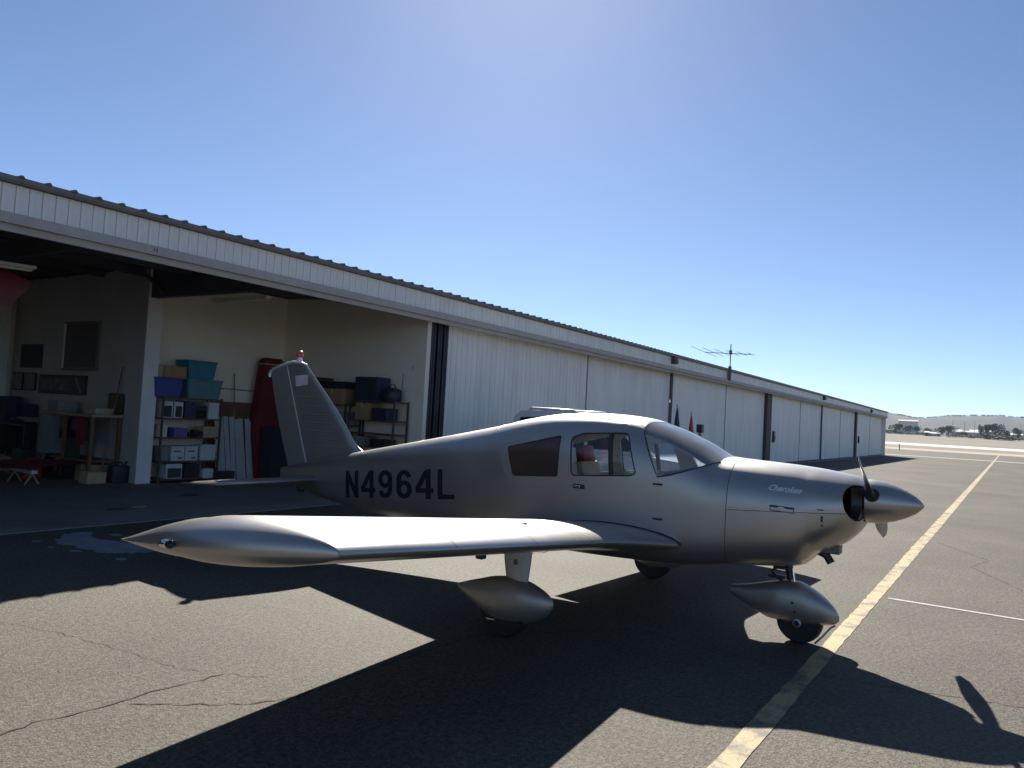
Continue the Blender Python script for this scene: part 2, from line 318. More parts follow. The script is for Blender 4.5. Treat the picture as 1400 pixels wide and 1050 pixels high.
# doors
def door(x0, x1, y, name='door', dep=.014):
    mb = MB(); n = max(1, round((x1-x0)/.195)); p = (x1-x0)/n; pl = []
    for i in range(n):
        a = x0+i*p; pl += [(a, y), (a+p*.88, y), (a+p*.90, y+dep), (a+p*.98, y+dep)]
    pl.append((x1, y)); m_ = len(pl)
    vs = [(u, v, .06) for u, v in pl]+[(u, v, 3.70) for u, v in pl]
    mb.add(vs, [(i, i+1, m_+i+1, m_+i) for i in range(m_-1)])
    d = mb.build(name, DOORM, hangar)
    for ea, eb in ((x0-.03, x0-.001), (x1+.001, x1+.03)):
        MB().box(ea, eb, y-.02, y+.06, .05, 3.72).build('edge_channel', mat('door edge channel', (.16, .155, .15), .6), d)
    MB().box(x0, x1, y+.03, y+.055, .06, 3.7).build('backing', SOFFM, d)
    return d
spans = [(13.19, 19.88), (19.96, 26.62), (26.70, 33.0), (33.08, 39.62), (40.7, 47.3), (47.38, 53.7), (53.78, 60.2), (60.28, 66.9), (67.6, 74.5), (74.58, 82.9)]
for i, (a, b) in enumerate(spans): door(a, b, YF+.36+(.085 if i % 2 else 0), dep=.014 if i == 0 else .003)
for a, b in ((39.70, 40.6), (66.98, 67.5)): MB().box(a, b, YF+.30, YF+.55, 0, 3.7).build('door_post', mat('brown post', (.07, .06, .05), .7), hangar)
for xx in (12.60, 12.82, 13.02):
    mb = MB(); mb.box(xx, xx+.03, YF+.25, YF+.50, .02, 3.70); mb.box(xx-.05, xx+.08, YF+.25, YF+.27, .02, 3.70); mb.build('door_post', STEELB, hangar)
MB().box(13.11, 13.155, YF+.28, YF+.46, .02, 3.7).build('door_post', mat('brown grey post', (.12, .105, .095), .6), hangar)
MB().box(12.66, 13.1, YF+.52, YF+.56, .02, 3.7).build('door_backing', STEELB, hangar)
# walls
MB().prism([(YF+.27, .014), (14.9, .014), (14.9, 4.28), (YF+.27, 4.07)], 12.42, 12.56, 'x').build('side_wall', CREAM, hangar)
MB().box(8.9, 12.42, 14.72, 14.86, .014, 4.27).build('back_wall', CREAM, hangar)
MB().box(8.60, 8.9, 14.27, 14.86, .014, 4.25).build('partition_end', GREYW, hangar)
MB().box(8.595, 8.905, 14.245, 14.268, .014, 4.25).build('partition_board', PARTW, hangar)
MB().box(8.62, 8.76, 14.86, 19.7, .014, 4.28).build('partition_wall', GREYW, hangar)
MB().box(HX0, 8.62, 19.7, 19.84, .014, 4.45).build('rear_wall', CREAM, hangar)
MB().box(8.2, 8.42, 19.45, 19.7, .014, 4.3).build('wall_post', PARTW, hangar)
MB().box(HX0, HX0+.14, YF+.1, 26, .014, 4.2).build('end_wall', GREYW, hangar)
MB().box(HX1-.14, HX1, YF+.1, 26, .0, 4.2).build('end_wall', DOORM, hangar)
MB().box(HX0, HX1, 25.9, 26.04, .0, 3.8).build('outer_rear_wall', GREYW, hangar)
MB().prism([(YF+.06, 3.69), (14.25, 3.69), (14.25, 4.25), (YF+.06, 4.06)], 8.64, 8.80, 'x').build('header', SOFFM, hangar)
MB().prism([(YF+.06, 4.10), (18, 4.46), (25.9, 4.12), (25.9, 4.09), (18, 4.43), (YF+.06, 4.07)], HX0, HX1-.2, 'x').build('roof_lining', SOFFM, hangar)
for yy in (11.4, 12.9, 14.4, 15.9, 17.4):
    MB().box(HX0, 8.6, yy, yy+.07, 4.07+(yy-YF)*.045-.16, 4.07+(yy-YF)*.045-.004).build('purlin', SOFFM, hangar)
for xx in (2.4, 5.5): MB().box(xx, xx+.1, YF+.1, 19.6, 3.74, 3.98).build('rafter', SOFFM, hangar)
mb = MB(); mb.tube([(8.5, 14.2, 4.1), (8.62, 13.8, 3.75)], .04, 6); mb.build('brace', SOFFM, hangar)
# fittings on the fascia and doors
for xx, z in ((25.6, 4.07), (51.8, 4.07), (72, 3.98)):
    mb = MB(); mb.box(xx-.16, xx+.16, YF-.17, YF-.034, z-.16, z+.1, b=.02); mb.box(xx-.13, xx+.13, YF-.20, YF-.171, z-.13, z-.02); mb.build('wall_light', mat('dark fitting', (.05, .045, .04), .6), hangar)
mb = MB(); mb.box(6.02, 6.03, YF-.076, YF-.071, 3.74, 3.78); mb.build('bay_mark', BLACK, hangar); MB().box(6.06, 6.07, YF-.076, YF-.071, 3.735, 3.785).build('bay_mark', BLACK, hangar)
for xx in (41.1, 68.3):
    mb = MB(); mb.box(xx, xx+.28, YF+.26, YF+.355, 1.15, 1.75, b=.02); mb.box(xx+.05, xx+.23, YF+.235, YF+.259, 1.3, 1.5); mb.build('lock_box', BLACK, hangar)
# wall window, on the grey partition
wn = MB(); wn.box(8.575, 8.615, 15.93, 17.35, 2.2, 3.26); wn.build('window', mat('window frame', (.15, .14, .13), .6), hangar)
MB().box(8.565, 8.574, 16.0, 17.24, 2.27, 3.19).build('pane', mat('dark pane', (.02, .025, .035), .12, spec=.7), bpy.data.objects['window'])
MB().box(8.55, 8.574, 17.25, 17.3, 2.25, 3.22).build('window_edge', PARTW, bpy.data.objects['window'])

# ------------------------------------------------------------------ the airplane (local x aft, y to its right, z up)
plane = thing('airplane', 'silver low-wing propeller airplane with N4964L on its side', 'airplane', (6.6916, 3.3364, 0), math.radians(90.684))
T_X = [-2.40, -2.31, -1.915, -1.42, -1.321, -1.032, -.752, -.461, -.161, .233, .647, .994, 1.939, 3.012, 3.6, 4.0, 4.42]
T_Z = [1.375, 1.405, 1.452, 1.476, 1.482, 1.612, 1.722, 1.790, 1.808, 1.790, 1.722, 1.636, 1.440, 1.226, 1.105, 1.02, .93]
B_X = [-2.42, -2.36, -2.25, -2.13, -2.04, -1.98, -1.88, -1.4, -.95, 0, 1, 2, 3, 3.6, 4.0, 4.42]
B_Z = [1.06, .96, .855, .785, .735, .665, .635, .590, .535, .505, .500, .522, .568, .625, .69, .77]
W_X = [-2.42, -2.36, -2.25, -2.1, -1.8, -1.4, -.8, -.3, .5, 1.2, 2, 3, 3.5, 4.0, 4.42]
W_Y = [.27, .34, .40, .445, .50, .54, .572, .578, .562, .512, .412, .272, .195, .11, .03]
fT, fB, fW = pchip(T_X, T_Z), pchip(B_X, B_Z), pchip(W_X, W_Y)
fN = pchip([-2.42, -1.8, -1.2, 0, 1.2, 3, 4.42], [2.3, 2.7, 3.2, 3.7, 3.5, 3.3, 2.4])
fNl = pchip([-2.42, -1.8, -1.2, 0, 1.2, 3, 4.42], [2.3, 3.2, 4.6, 5.2, 4.4, 3.8, 2.3])
fC = pchip([-2.42, -1.8, -1.2, -.5, 1, 2.5, 4.42], [.50, .50, .46, .42, .45, .5, .5])
def fuse_y(x, z, off=0.):
    zt, zb, wd = fT(x)+off, fB(x)-off, fW(x)+off; zc = zb+(zt-zb)*fC(x)
    if z >= zc: n, q = fN(x), (z-zc)/(zt-zc)
    else: n, q = fNl(x), (zc-z)/(zc-zb)
    return wd*max(0, 1-min(1, q)**n)**(1/n)
def fuse_ring(x, off=0., N=112):
    zt, zb, wd = fT(x)+off, fB(x)-off, max(.004, fW(x)+off); zc = zb+(zt-zb)*fC(x); ring = []
    nu, nl = fN(x), fNl(x)
    for k in range(N):
        t = 2*PI*k/N; c, s = math.cos(t), math.sin(t); n = nu if s >= 0 else nl
        r = (abs(c)**n+abs(s)**n)**(-1/n)
        ring.append((x, wd*c*r, zc+((zt-zc) if s >= 0 else (zc-zb))*s*r))
    return ring
def stations(a, b, d=.04):
    n = max(2, int(round((b-a)/d))); return [a+(b-a)*i/n for i in range(n+1)]
SEAM = -1.43
outer = MB().loft([fuse_ring(x) for x in stations(SEAM+.003, 4.42)]).mesh('fuselage', [SILVER, INTER])
inner = MB().loft([fuse_ring(x, -.028) for x in stations(-1.28, 1.15)], mi=1).mesh('cavity', [SILVER, INTER])
for m_ in (inner,): m_.polygons.foreach_set('material_index', [1]*len(m_.polygons))
def round_poly(p, r=.03, n=4):
    out = []
    for i in range(len(p)):
        a, b, c = Vector(p[i-1]), Vector(p[i]), Vector(p[(i+1) % len(p)])
        d1, d2 = (a-b), (c-b); q = min(r, d1.length*.45, d2.length*.45); s_, e_ = b+d1.normalized()*q, b+d2.normalized()*q
        for k in range(n+1):
            t = k/n; out.append(tuple(s_*(1-t)**2+b*2*t*(1-t)+e_*t*t))
    return out
RW = round_poly([(.690, 1.437), (.118, 1.580), (.112, 1.208), (.60, 1.172)], .02)
FW = round_poly([(.004, 1.566), (-.10, 1.612), (-.535, 1.640), (-.650, 1.298), (-.60, 1.275), (-.03, 1.228)], .045)
WS = [(-.640, 1.700), (-.852, 1.288), (-.95, 1.312), (-1.066, 1.352), (-1.221, 1.412), (-1.335, 1.456), (-1.48, 1.50), (-1.45, 2.0), (-.62, 2.0)]
WSf = [(-.640, 1.700), (-.852, 1.288), (-.95, 1.312), (-1.066, 1.352), (-1.221, 1.412), (-1.312, 1.447), (-1.318, 2.0), (-.62, 2.0)]
def cutter(poly, a, b): return MB().prism(poly, a, b, 'y').mesh('cut', [SILVER, INTER])
def both(poly): return [cutter(poly, .25, .9), cutter(poly, -.9, -.25)]
fus = boolean(outer, [('DIFFERENCE', inner)] + [('DIFFERENCE', c) for c in both(RW)+both(FW)] + [('DIFFERENCE', cutter(WSf, -.9, .9))])
smoothen(fus, 32); fus.name = 'fuselage'; fuselage = link('fuselage', fus, plane)
def shell(a, b, o1, o2, mats, d=.03):
    A = [fuse_ring(x, o1) for x in stations(a, b, d)]; B = [fuse_ring(x, o2) for x in stations(a, b, d)]; rings = A+B[::-1]; n = len(A[0])
    mb = MB(); mb.loft(rings, True, False); m = len(rings)-1
    mb.add([*rings[-1], *rings[0]], [(j, (j+1) % n, n+(j+1) % n, n+j) for j in range(n)])
    me = mb.mesh('shell', mats); bm = bmesh.new(); bm.from_mesh(me); bmesh.ops.remove_doubles(bm, verts=bm.verts, dist=1e-6); bmesh.ops.recalc_face_normals(bm, faces=bm.faces); bm.to_mesh(me); bm.free(); return me
def skin_piece(name, poly, side, m, o1, o2, a, b, parent, holes=(), sm=30):
    rng = (-.9, .9) if side == 0 else ((.25, .9) if side > 0 else (-.9, -.25))
    me = boolean(shell(a, b, o1, o2, [m]), [('INTERSECT', cutter(poly, *rng))] + [('DIFFERENCE', cutter(h, *rng)) for h in holes])
    smoothen(me, sm); me.name = name; return link(name, me, parent)
skin_piece('windshield', WSf, 0, SCREEN, -.003, -.009, -1.45, -.5, fuselage)
def gasket(poly, side, name='gasket', r=.007, parent=fuselage, close=True):
    p = list(poly)+([poly[0]] if close else []); pts = []
    for (x0, z0), (x1, z1) in zip(p[:-1], p[1:]):
        n = max(1, int(math.hypot(x1-x0, z1-z0)/.04))
        for i in range(n): x, z = lerp(x0, x1, i/n), lerp(z0, z1, i/n); pts.append((x, side*(fuse_y(x, z)), z))
    x, z = p[-1]; pts.append((x, side*fuse_y(x, z), z))
    return MB().tube(pts, r, 6).build(name, GASKET, parent, 60)
for sd in (1, -1):
    skin_piece('rear_window', RW, sd, TINT if sd > 0 else GLASS, -.002, -.008, 0, .8, fuselage)
    gasket(RW, sd, r=.005)
    fwn = skin_piece('front_window', FW, sd, GLASS, -.002, -.008, -.8, .1, fuselage)
    gasket(FW, sd)
    mb = MB()
    pts = [(lerp(-.375, -.418, t), lerp(1.63, 1.268, t)) for t in [i/8 for i in range(9)]]
    mb.loft([[(x-.018, sd*(fuse_y(x, z)+.002), z), (x+.018, sd*(fuse_y(x, z)+.002), z), (x+.018, sd*(fuse_y(x, z)-.022), z), (x-.018, sd*(fuse_y(x, z)-.022), z)] for x, z in pts])
    mb.build('window_divider', GASKET, fuselage)
    wp = [(-.636, 1.702), (-.845, 1.285), (-.95, 1.309), (-1.066, 1.349), (-1.221, 1.409), (-1.312, 1.444)]
    gasket(wp, sd, 'windshield_seal', .006, close=False)
# the door on the right side, a skin of its own a little proud, with its window opening
DP = round_poly([(.088, 1.660), (-.60, 1.735), (-.66, 1.66), (-.862, 1.27), (-.885, .80), (.0, .76)], .05)
ddoor = skin_piece('door', DP, 1, SILVER, .0035, -.006, -1.0, .2, plane, [FW])
def on_skin(x, z, off): return (x, fuse_y(x, z)+off, z)
mb = MB(); mb.box(-.175, -.055, fuse_y(-.1, 1.13)-.004, fuse_y(-.1, 1.13)+.012, 1.118, 1.158, b=.008); mb.build('handle', DARKM, ddoor)
mb = MB(); mb.box(-.135, -.068, fuse_y(-.1, 1.13)+.012, fuse_y(-.1, 1.13)+.024, 1.128, 1.148, b=.005); mb.build('handle_lever', CHROME, ddoor)
for zz in (1.225, .935):
    x_ = -.845-(1.225-zz)*.05; mb = MB(); y_ = fuse_y(x_, zz); mb.box(x_-.05, x_+.035, y_-.004, y_+.012, zz-.008, zz+.008, b=.004); mb.build('hinge', BLACK, ddoor)
# rear window surround panel and step
skin_piece('window_panel', round_poly([(.82, 1.46), (.10, 1.62), (.09, 1.12), (.66, 1.10)], .03), 1, SILVER2, .0015, -.004, 0, .95, plane, [RW])
# cowling
COWL_IN = .024
cw = MB().loft([fuse_ring(x) for x in stations(-2.40, SEAM-.003, .03)]).mesh('cowling', [SILVER, BLACK])
cin = MB().loft([fuse_ring(x, -COWL_IN) for x in stations(-2.44, -2.05, .03)], mi=1).mesh('cin', [SILVER, BLACK]); cin.polygons.foreach_set('material_index', [1]*len(cin.polygons))
def ell(c, r):
    mb = MB(); rings = []
    for i in range(1, 12):
        a = PI*i/12; rings.append([(c[0]+r[0]*math.cos(a), c[1]+r[1]*math.sin(a)*math.cos(q), c[2]+r[2]*math.sin(a)*math.sin(q)) for q in [2*PI*k/24 for k in range(24)]])
    me = mb.loft(rings).mesh('ell', [SILVER, BLACK]); me.polygons.foreach_set('material_index', [1]*len(me.polygons)); return me
INL = [ell((-2.40, sd*.30, 1.215), (.145, .15, .150)) for sd in (1, -1)]
cwm = boolean(cw, [('DIFFERENCE', cin)]+[('DIFFERENCE', e_) for e_ in INL]); smoothen(cwm, 40); cwm.name = 'cowling'; cowl = link('cowling', cwm, plane)
# cowl face: a nose bowl behind the spinner with two dark inlets
AX_Z = 1.212
mb = MB(); face = [(p[1]*.99, p[2]) for p in fuse_ring(-2.37, -.018)]
mb.loft([[(-2.31, y, z) for y, z in face], [(-2.372, y*.96, AX_Z+(z-AX_Z)*.96) for y, z in face], [(-2.385, y*.5, AX_Z+(z-AX_Z)*.5) for y, z in face]])
nbm = boolean(mb.mesh('nose_bowl', [SILVER2, BLACK]), [('DIFFERENCE', ell((-2.40, sd*.30, 1.215), (.145, .148, .148))) for sd in (1, -1)]); smoothen(nbm, 40); nbm.name = 'nose_bowl'; link('nose_bowl', nbm, cowl)
# cowl details: split line, louvre, latch, seam at the firewall
def strip(pts, hw, off, name, m, parent):
    vs = []
    for x, z in pts: vs += [(x, fuse_y(x, z-hw)+off, z-hw), (x, fuse_y(x, z+hw)+off, z+hw)]
    return MB().add(vs, [(2*i, 2*i+2, 2*i+3, 2*i+1) for i in range(len(pts)-1)]).build(name, m, parent, 60)
SEAMM = mat('dark seam line', (.06, .06, .06), .8)  # dark joint colour shared by the skin seams
strip([(lerp(-1.44, -2.30, t), lerp(1.075, 1.125, t)) for t in [i/16 for i in range(17)]], .0025, .0012, 'split_line', SEAMM, cowl)
lv = MB(); xa, xb = -1.765, -1.945
for i in range(2):
    pass
vs = []
for x, z in ((xa, 1.148), (xb, 1.140), (xb, 1.094), (xa, 1.103)): vs.append((x, fuse_y(x, z)+.0015, z))
MB().add(vs, [(0, 1, 2, 3)]).build('louvre_opening', BLACK, cowl)
mb = MB(); mb.add([(xa-.006, fuse_y(xa, 1.113)+.003, 1.110), (xb+.006, fuse_y(xb, 1.105)+.003, 1.102), (xb+.006, fuse_y(xb, 1.12)+.012, 1.122), (xa-.006, fuse_y(xa, 1.13)+.012, 1.130),
                  (xa-.006, fuse_y(xa, 1.113)-.004, 1.108), (xb+.006, fuse_y(xb, 1.105)-.004, 1.10), (xb+.006, fuse_y(xb, 1.12)-.004, 1.124), (xa-.006, fuse_y(xa, 1.13)-.004, 1.132)],
                 [(0, 1, 2, 3), (4, 5, 6, 7), (0, 1, 5, 4), (3, 2, 6, 7), (0, 3, 7, 4), (1, 2, 6, 5)]); mb.build('louvre_blade', WHITEP, cowl)
for (x0, x1, z0, z1) in ((-2.10, -2.155, 1.138, 1.146), (-2.135, -2.15, 1.05, 1.095), (-2.135, -2.15, 1.015, 1.027)):
    mb = MB(); y_ = fuse_y((x0+x1)/2, (z0+z1)/2); mb.box(x0, x1, y_-.006, y_+.005, z0, z1); mb.build('latch', DARKM, cowl)
for xs_ in (.92, 2.02, 3.0):
    rr_ = fuse_ring(xs_, .0006); MB().loft([[(xs_-.0018, p[1], p[2]) for p in rr_], [(xs_+.0018, p[1], p[2]) for p in rr_]], True, False).build('skin_seam', SILVER2, fuselage, 60)
rv = MB()
def rivet(x, z, sd, r=.0032):
    y = fuse_y(x, z); rv.add([(x+r*math.cos(t), sd*(y+.0012), z+r*math.sin(t)) for t in [PI/3*k for k in range(6)]]+[(x, sd*(y+.0028), z)], [(k, (k+1) % 6, 6) for k in range(6)])
for sd in (1, -1):
    for xs_ in (SEAM+.02, .895, .945, 1.46, 1.995, 2.045, 2.5, 2.975, 3.025, 3.4):
        zb_, zt_ = fB(xs_)+.06, fT(xs_)-.05; n_ = int((zt_-zb_)/.032)
        for k in range(n_+1): rivet(xs_, lerp(zb_, zt_, k/max(1, n_)), sd)
    for zf in (.30, .62):
        for k in range(88): x_ = .98+.028*k; rivet(x_, fB(x_)+(fT(x_)-fB(x_))*zf, sd)
    for k in range(30): rivet(-1.46-.026*k, lerp(1.058, 1.105, k/29), sd); rivet(-1.46-.026*k, lerp(1.095, 1.143, k/29), sd)
tag(rv.build('rivets', mat('rivet heads', (.22, .20, .18), .5, .5), fuselage), kind='stuff')
rg = fuse_ring(SEAM, .0005); rg2 = [(SEAM+.0025, p[1], p[2]) for p in rg]
MB().loft([[(SEAM-.0025, p[1], p[2]) for p in rg], rg2], True, False).build('firewall_seam', SEAMM, fuselage, 60)
# exhaust stack and chin pieces
mb = MB(); mb.tube([(-2.02, .12, .80), (-2.13, .12, .76), (-2.17, .12, .70)], .032, 12); mb.build('exhaust_pipe', DARKM, cowl, 40)
mb = MB(); mb.box(-2.235, -2.11, .02, .16, .775, .85, b=.01); mb.build('oil_cooler_duct', mat('duct grey', (.16, .155, .15), .5, .4), cowl)
# spinner and propeller
prop = MB(); PX = -2.452
sp = [(.172, -2.402), (.1735, -2.425), (.170, -2.47), (.158, -2.54), (.138, -2.61), (.108, -2.68), (.070, -2.745), (.034, -2.785), (.010, -2.803), (.001, -2.806)]
propo = MB().lathe([(.11, -2.396), (.12, -2.40), (.12, -2.402)], (0, 0, AX_Z), 'x', 32).build('propeller', DARKM, plane, 40)
MB().lathe(sp, (0, 0, AX_Z), 'x', 48).build('spinner', SILVER, propo, 40)
def blade(ang):
    mb = MB(); rings = []; d = Vector((0, math.cos(ang), math.sin(ang))); t = Vector((0, -math.sin(ang), math.cos(ang))); ax = Vector((1, 0, 0))
    for i in range(15):
        u = i/14; r = lerp(.09, .955, u); c = .052+.092*math.sin(min(1, u*1.5)*PI/2)-.05*max(0, u-.6)/.4; c *= (1 if u < .93 else math.sqrt(max(.02, 1-((u-.93)/.07)**2)))
        tw = lerp(math.radians(62), math.radians(16), u**.6); th = lerp(.04, .008, u**.7)
        e1 = (t*math.cos(tw)+ax*math.sin(tw)); e2 = (-t*math.sin(tw)+ax*math.cos(tw)); ct = Vector((PX, 0, AX_Z))+d*r
        rings.append([ct+e1*(c/2*math.cos(q))+e2*(th/2*math.sin(q)) for q in [2*PI*k/14 for k in range(14)]])
    return mb.loft(rings)
BA = math.radians(21.5)
BLADEM = mat('propeller blade paint', (.10, .10, .105), .35, .4)
blade(BA).build('blade', BLADEM, propo, 40); blade(BA+PI).build('blade', mat('backlit blade grey', (.30, .29, .28), .4, .5), propo, 40)  # second blade's paler colour stands for the sun coming from behind it
for sd in (BA, BA+PI):
    c = Vector((PX, math.cos(sd)*.15, AX_Z+math.sin(sd)*.15)); mb = MB()
    mb.lathe([(.055, -.05), (.06, 0), (.05, .035)], (0, 0, 0), 'z', 16); q = Vector((0, math.cos(sd), math.sin(sd))).to_track_quat('Z', 'X').to_matrix().to_4x4(); mb.v = [tuple(Matrix.Translation(c) @ q @ Vector(v)) for v in mb.v]
    mb.build('blade_root', BLACK, propo, 40)

# wings
A_X = [0, .005, .0075, .0125, .025, .05, .075, .10, .15, .20, .25, .30, .35, .40, .45, .50, .55, .60, .65, .70, .75, .80, .85, .90, .95, 1.]
A_Y = [0, .01124, .01356, .01702, .02324, .03245, .03959, .04555, .05504, .06223, .06764, .07152, .07396, .07498, .07427, .07168, .06720, .06118, .05403, .04600, .03744, .02858, .01977, .01144, .00428, .0005]
A_F = pchip([math.sqrt(x) for x in A_X], A_Y)
def foil(t, th=.15):
    t = min(1, max(0, t)); q = A_F(math.sqrt(t))*th/.15; yc = 0 if t < 1e-6 or t > 1-1e-6 else -.4/(4*PI)*(t*math.log(t)+(1-t)*math.log(1-t)); return yc+q, yc-q
def naca(t, th, cam=.02, p=.4):
    yt = 5*th*(.2969*math.sqrt(t)-.126*t-.3516*t*t+.2843*t**3-.1036*t**4); yc = cam/p**2*(2*p*t-t*t) if t < p else cam/(1-p)**2*((1-2*p)+2*p*t-t*t); return yc+yt, yc-yt
def le(y): return -.78-.31*max(0, min(1, (1.35-y)/.85))**1.3
def zle(y): return .737+(y-.55)*.0895
X_TE = .80
def wsec(y, t0=0., t1=1., n=22, th=.15, dz=0.):
    x0 = le(y); c = X_TE-x0; c0 = X_TE+.78; ts = [t0+(t1-t0)*(1-math.cos(PI*i/n))/2 for i in range(n+1)] if t0 == 0 else [lerp(t0, t1, i/n) for i in range(n+1)]
    up, lo = [], []
    for t in ts:
        # keep the airfoil of the straight wing, stretch only the nose forward
        a, b = foil(t, th); sc = c0*(1+.1*(c-c0)/c0); x = x0+c*t; zc = zle(y)-.125*t+dz
        up.append((x, y, zc+a*sc)); lo.append((x, y, zc+b*sc))
    return up+lo[::-1][(1 if t1 == 1. else 0):(-1 if t0 == 0 else None)]
WY = 4.20
def mirror(mb, sd):
    if sd < 0: mb.v = [(x, -y, z) for x, y, z in mb.v]
    return mb
def tip_mesh():
    mb = MB(); rings = []; n = 44; m = 16; TE_ = .755; x0 = le(WY); c = X_TE-x0
    for i in range(n+1):
        s = (1-math.cos(PI*i/n))/2; x = lerp(x0+.0005, TE_, s); t = min(1., max(0., (x-x0)/c))
        a, b = foil(min(t, .86), .15); zc = zle(WY)-.125*(x-x0)/c
        k = 1. if t < .62 else max(0.02, 1-((x-(x0+.62*c))/(TE_-(x0+.62*c)))**1.2)
        a0, b0 = foil(min(.62, t), .15)
        if t > .62: a, b = a0*k+.003, b0*k-.004
        else: a, b = a, b
        zu, zl = zc+a*c, zc+b*c
        g = min(1, max(0, s)/.5); out = .002+.238*math.sin(g*PI/2)**.85 if s < .5 else lerp(.24, .10, ((s-.5)/.5)**1.7)
        inner_y = WY+.002
        droop = -.012
        ring = []
        for j in range(m+1):
            q = PI/2-PI*j/m; cy, sy = math.cos(q), math.sin(q); zm = lerp(zl, zu, .44); hh = (zu-zm) if sy >= 0 else (zm-zl)
            ring.append((x, inner_y+out*abs(cy)**.85, zm+hh*(abs(sy)**.95)*(1 if sy >= 0 else -1)))
        rings.append(ring)
    return mb.loft(rings, True, True)
for sd in (1, -1):
    ys = [.42, .55, .65, .75, .85, .95, 1.05, 1.15, 1.25, 1.35, 1.6, 2.2, 2.2, 3.2, WY]
    ys = [.42]+[.55+.05*i for i in range(17)]+[1.7, 2.2, 2.7, 3.2, 3.7, WY]
    mb = mirror(MB().loft([wsec(y, 0, .755) for y in ys]), sd); wing = mb.build('wing', SILVER, plane, 40)
    mb = mirror(MB().loft([wsec(y, .760, 1.) for y in (.62, 1.2, 1.8, 2.3385)]), sd); mb.build('flap', SILVER, wing, 30)
    mb = mirror(MB().loft([wsec(y, .760, 1.) for y in (2.3415, 3.0, 3.6, 4.195)]), sd); mb.build('aileron', SILVER, wing, 30)
    tip = mirror(tip_mesh(), sd).build('wing_tip', SILVER, plane, 50)
    # navigation lamp on the tip
    mb = MB(); mb.lathe([(.004, .06), (.014, .05), (.020, .03), (.021, .0), (.018, -.01)], (0, 0, 0), 'x', 16)
    mb.v = [(x+.115, sd*(y+4.455), z+1.02) for x, y, z in mb.v]; mb.build('lamp_housing', CHROME, tip, 50)
    mb = MB(); mb.lathe([(.018, -.012), (.022, -.02), (.020, -.036), (.010, -.048), (.002, -.05)], (0, 0, 0), 'x', 16)
    mb.v = [(x+.115, sd*(y+4.455), z+1.02) for x, y, z in mb.v]; mb.build('lamp_glass', glass('lamp glass', (.3, .45, .5)), tip, 50)
    # tank seam, cap, walk strip
    def upz(x, y): t = (x-le(y))/(X_TE-le(y)); return zle(y)-.125*t+foil(t, .15)[0]*1.58
    def rib_line(yy, name='panel_seam'):
        vs = []
        for i in range(24):
            t = (i/23)**2*.74+.001; x = le(yy)+(X_TE-le(yy))*t; z = zle(yy)-.125*t+foil(t, .15)[0]*1.58*(1+.1*((X_TE-le(yy))/1.58-1))+.0012
            vs += [(x, sd*(yy-.0025), z-.0002), (x, sd*(yy+.0025), z+.0002)]
        MB().add(vs, [(2*i, 2*i+2, 2*i+3, 2*i+1) for i in range(23)]).build(name, SEAMM, wing)
    rib_line(1.62); rib_line(2.42); rib_line(3.3); rib_line(.98)
    mb = MB(); xx, yy = -.42, 2.05; mb.lathe([(.045, upz(xx, yy)-.01), (.045, upz(xx, yy)+.008), (.03, upz(xx, yy)+.014), (.001, upz(xx, yy)+.014)], (xx, sd*yy, 0), 'z', 20); mb.build('fuel_cap', DARKM, wing, 40)
    mb = MB(); mb.tube([(.02, sd*2.34, zle(2.34)-.09), (.02, sd*2.34, zle(2.34)-.135), (.045, sd*2.34, zle(2.34)-.16), (.075, sd*2.34, zle(2.34)-.135), (.075, sd*2.34, zle(2.34)-.09)], .006, 6); mb.build('tie_down_ring', DARKM, wing, 60)
    mb = MB(); mb.box(-.26, -.20, sd*2.22, sd*2.28, zle(2.25)-.17, zle(2.25)-.09, b=.012); mb.build('pitot_mast', DARKM, wing)
    # root fairing line
    rs = []
    for i in range(26):
        x = lerp(-1.075, .62, i/25); y = .5
        for _ in range(6):
            t = max(.0005, (x-le(y))/(X_TE-le(y))); z = zle(y)-.125*t+foil(t, .15)[0]*1.58*(1+.1*((X_TE-le(y))/1.58-1)); y = fuse_y(x, z)
        rs.append((x, sd*(y+.002), z+.002))
    MB().tube(rs, .009, 6).build('root_seal', GASKET, wing, 60)
    # main gear
    gy = 1.545
    gear = thing('x', 'x', 'x'); bpy.data.objects.remove(gear)
    leg = MB(); rings = []
    for z, x0, x1, hw in ((.74, -.235, .035, .045), (.60, -.225, .020, .042), (.43, -.205, -.01, .04)):
        rings.append([(lerp(x0, x1, .5)+(x1-x0)/2*math.cos(q), sd*(gy+hw*math.sin(q)*(1-.35*math.cos(q))), z) for q in [2*PI*k/20 for k in range(20)]])
    lg = leg.loft(rings).build('gear_leg', mat('leg paint', (.50, .48, .45), .5, .25), plane, 50)
    mb = MB(); mb.box(-.13, -.10, sd*(gy+.041), sd*(gy+.052), .575, .615); mb.build('leg_clip', BROWNM, lg)
    wl = MB().lathe([(.14, -.07), (.20, -.074), (.214, -.055), (.221, -.02), (.221, .02), (.214, .055), (.20, .074), (.14, .07)], (-.02, sd*gy, .221), 'y', 36).build('wheel', RUBBER, plane, 40)
    MB().lathe([(.05, -.074), (.135, -.066), (.138, 0), (.135, .066), (.05, .074)], (-.02, sd*gy, .221), 'y', 24).build('rim', CHROME, wl, 40)
    PS = .05; TX, TT, TB = [-.490, -.46, -.36, -.24, -.126, .02, .2, .32, .415], [.318, .362, .418, .456, .468, .455, .405, .368, .335], None
    ft = pchip(TX, TT); fb_ = pchip([-.490, -.46, -.36, -.20, -.06, .06, .2, .32, .415], [.285, .235, .165, .118, .110, .128, .19, .25, .318]); fh = pchip([-.490, -.46, -.36, -.2, -.06, .15, .32, .415], [.012, .045, .085, .112, .115, .09, .045, .008])
    rings = []
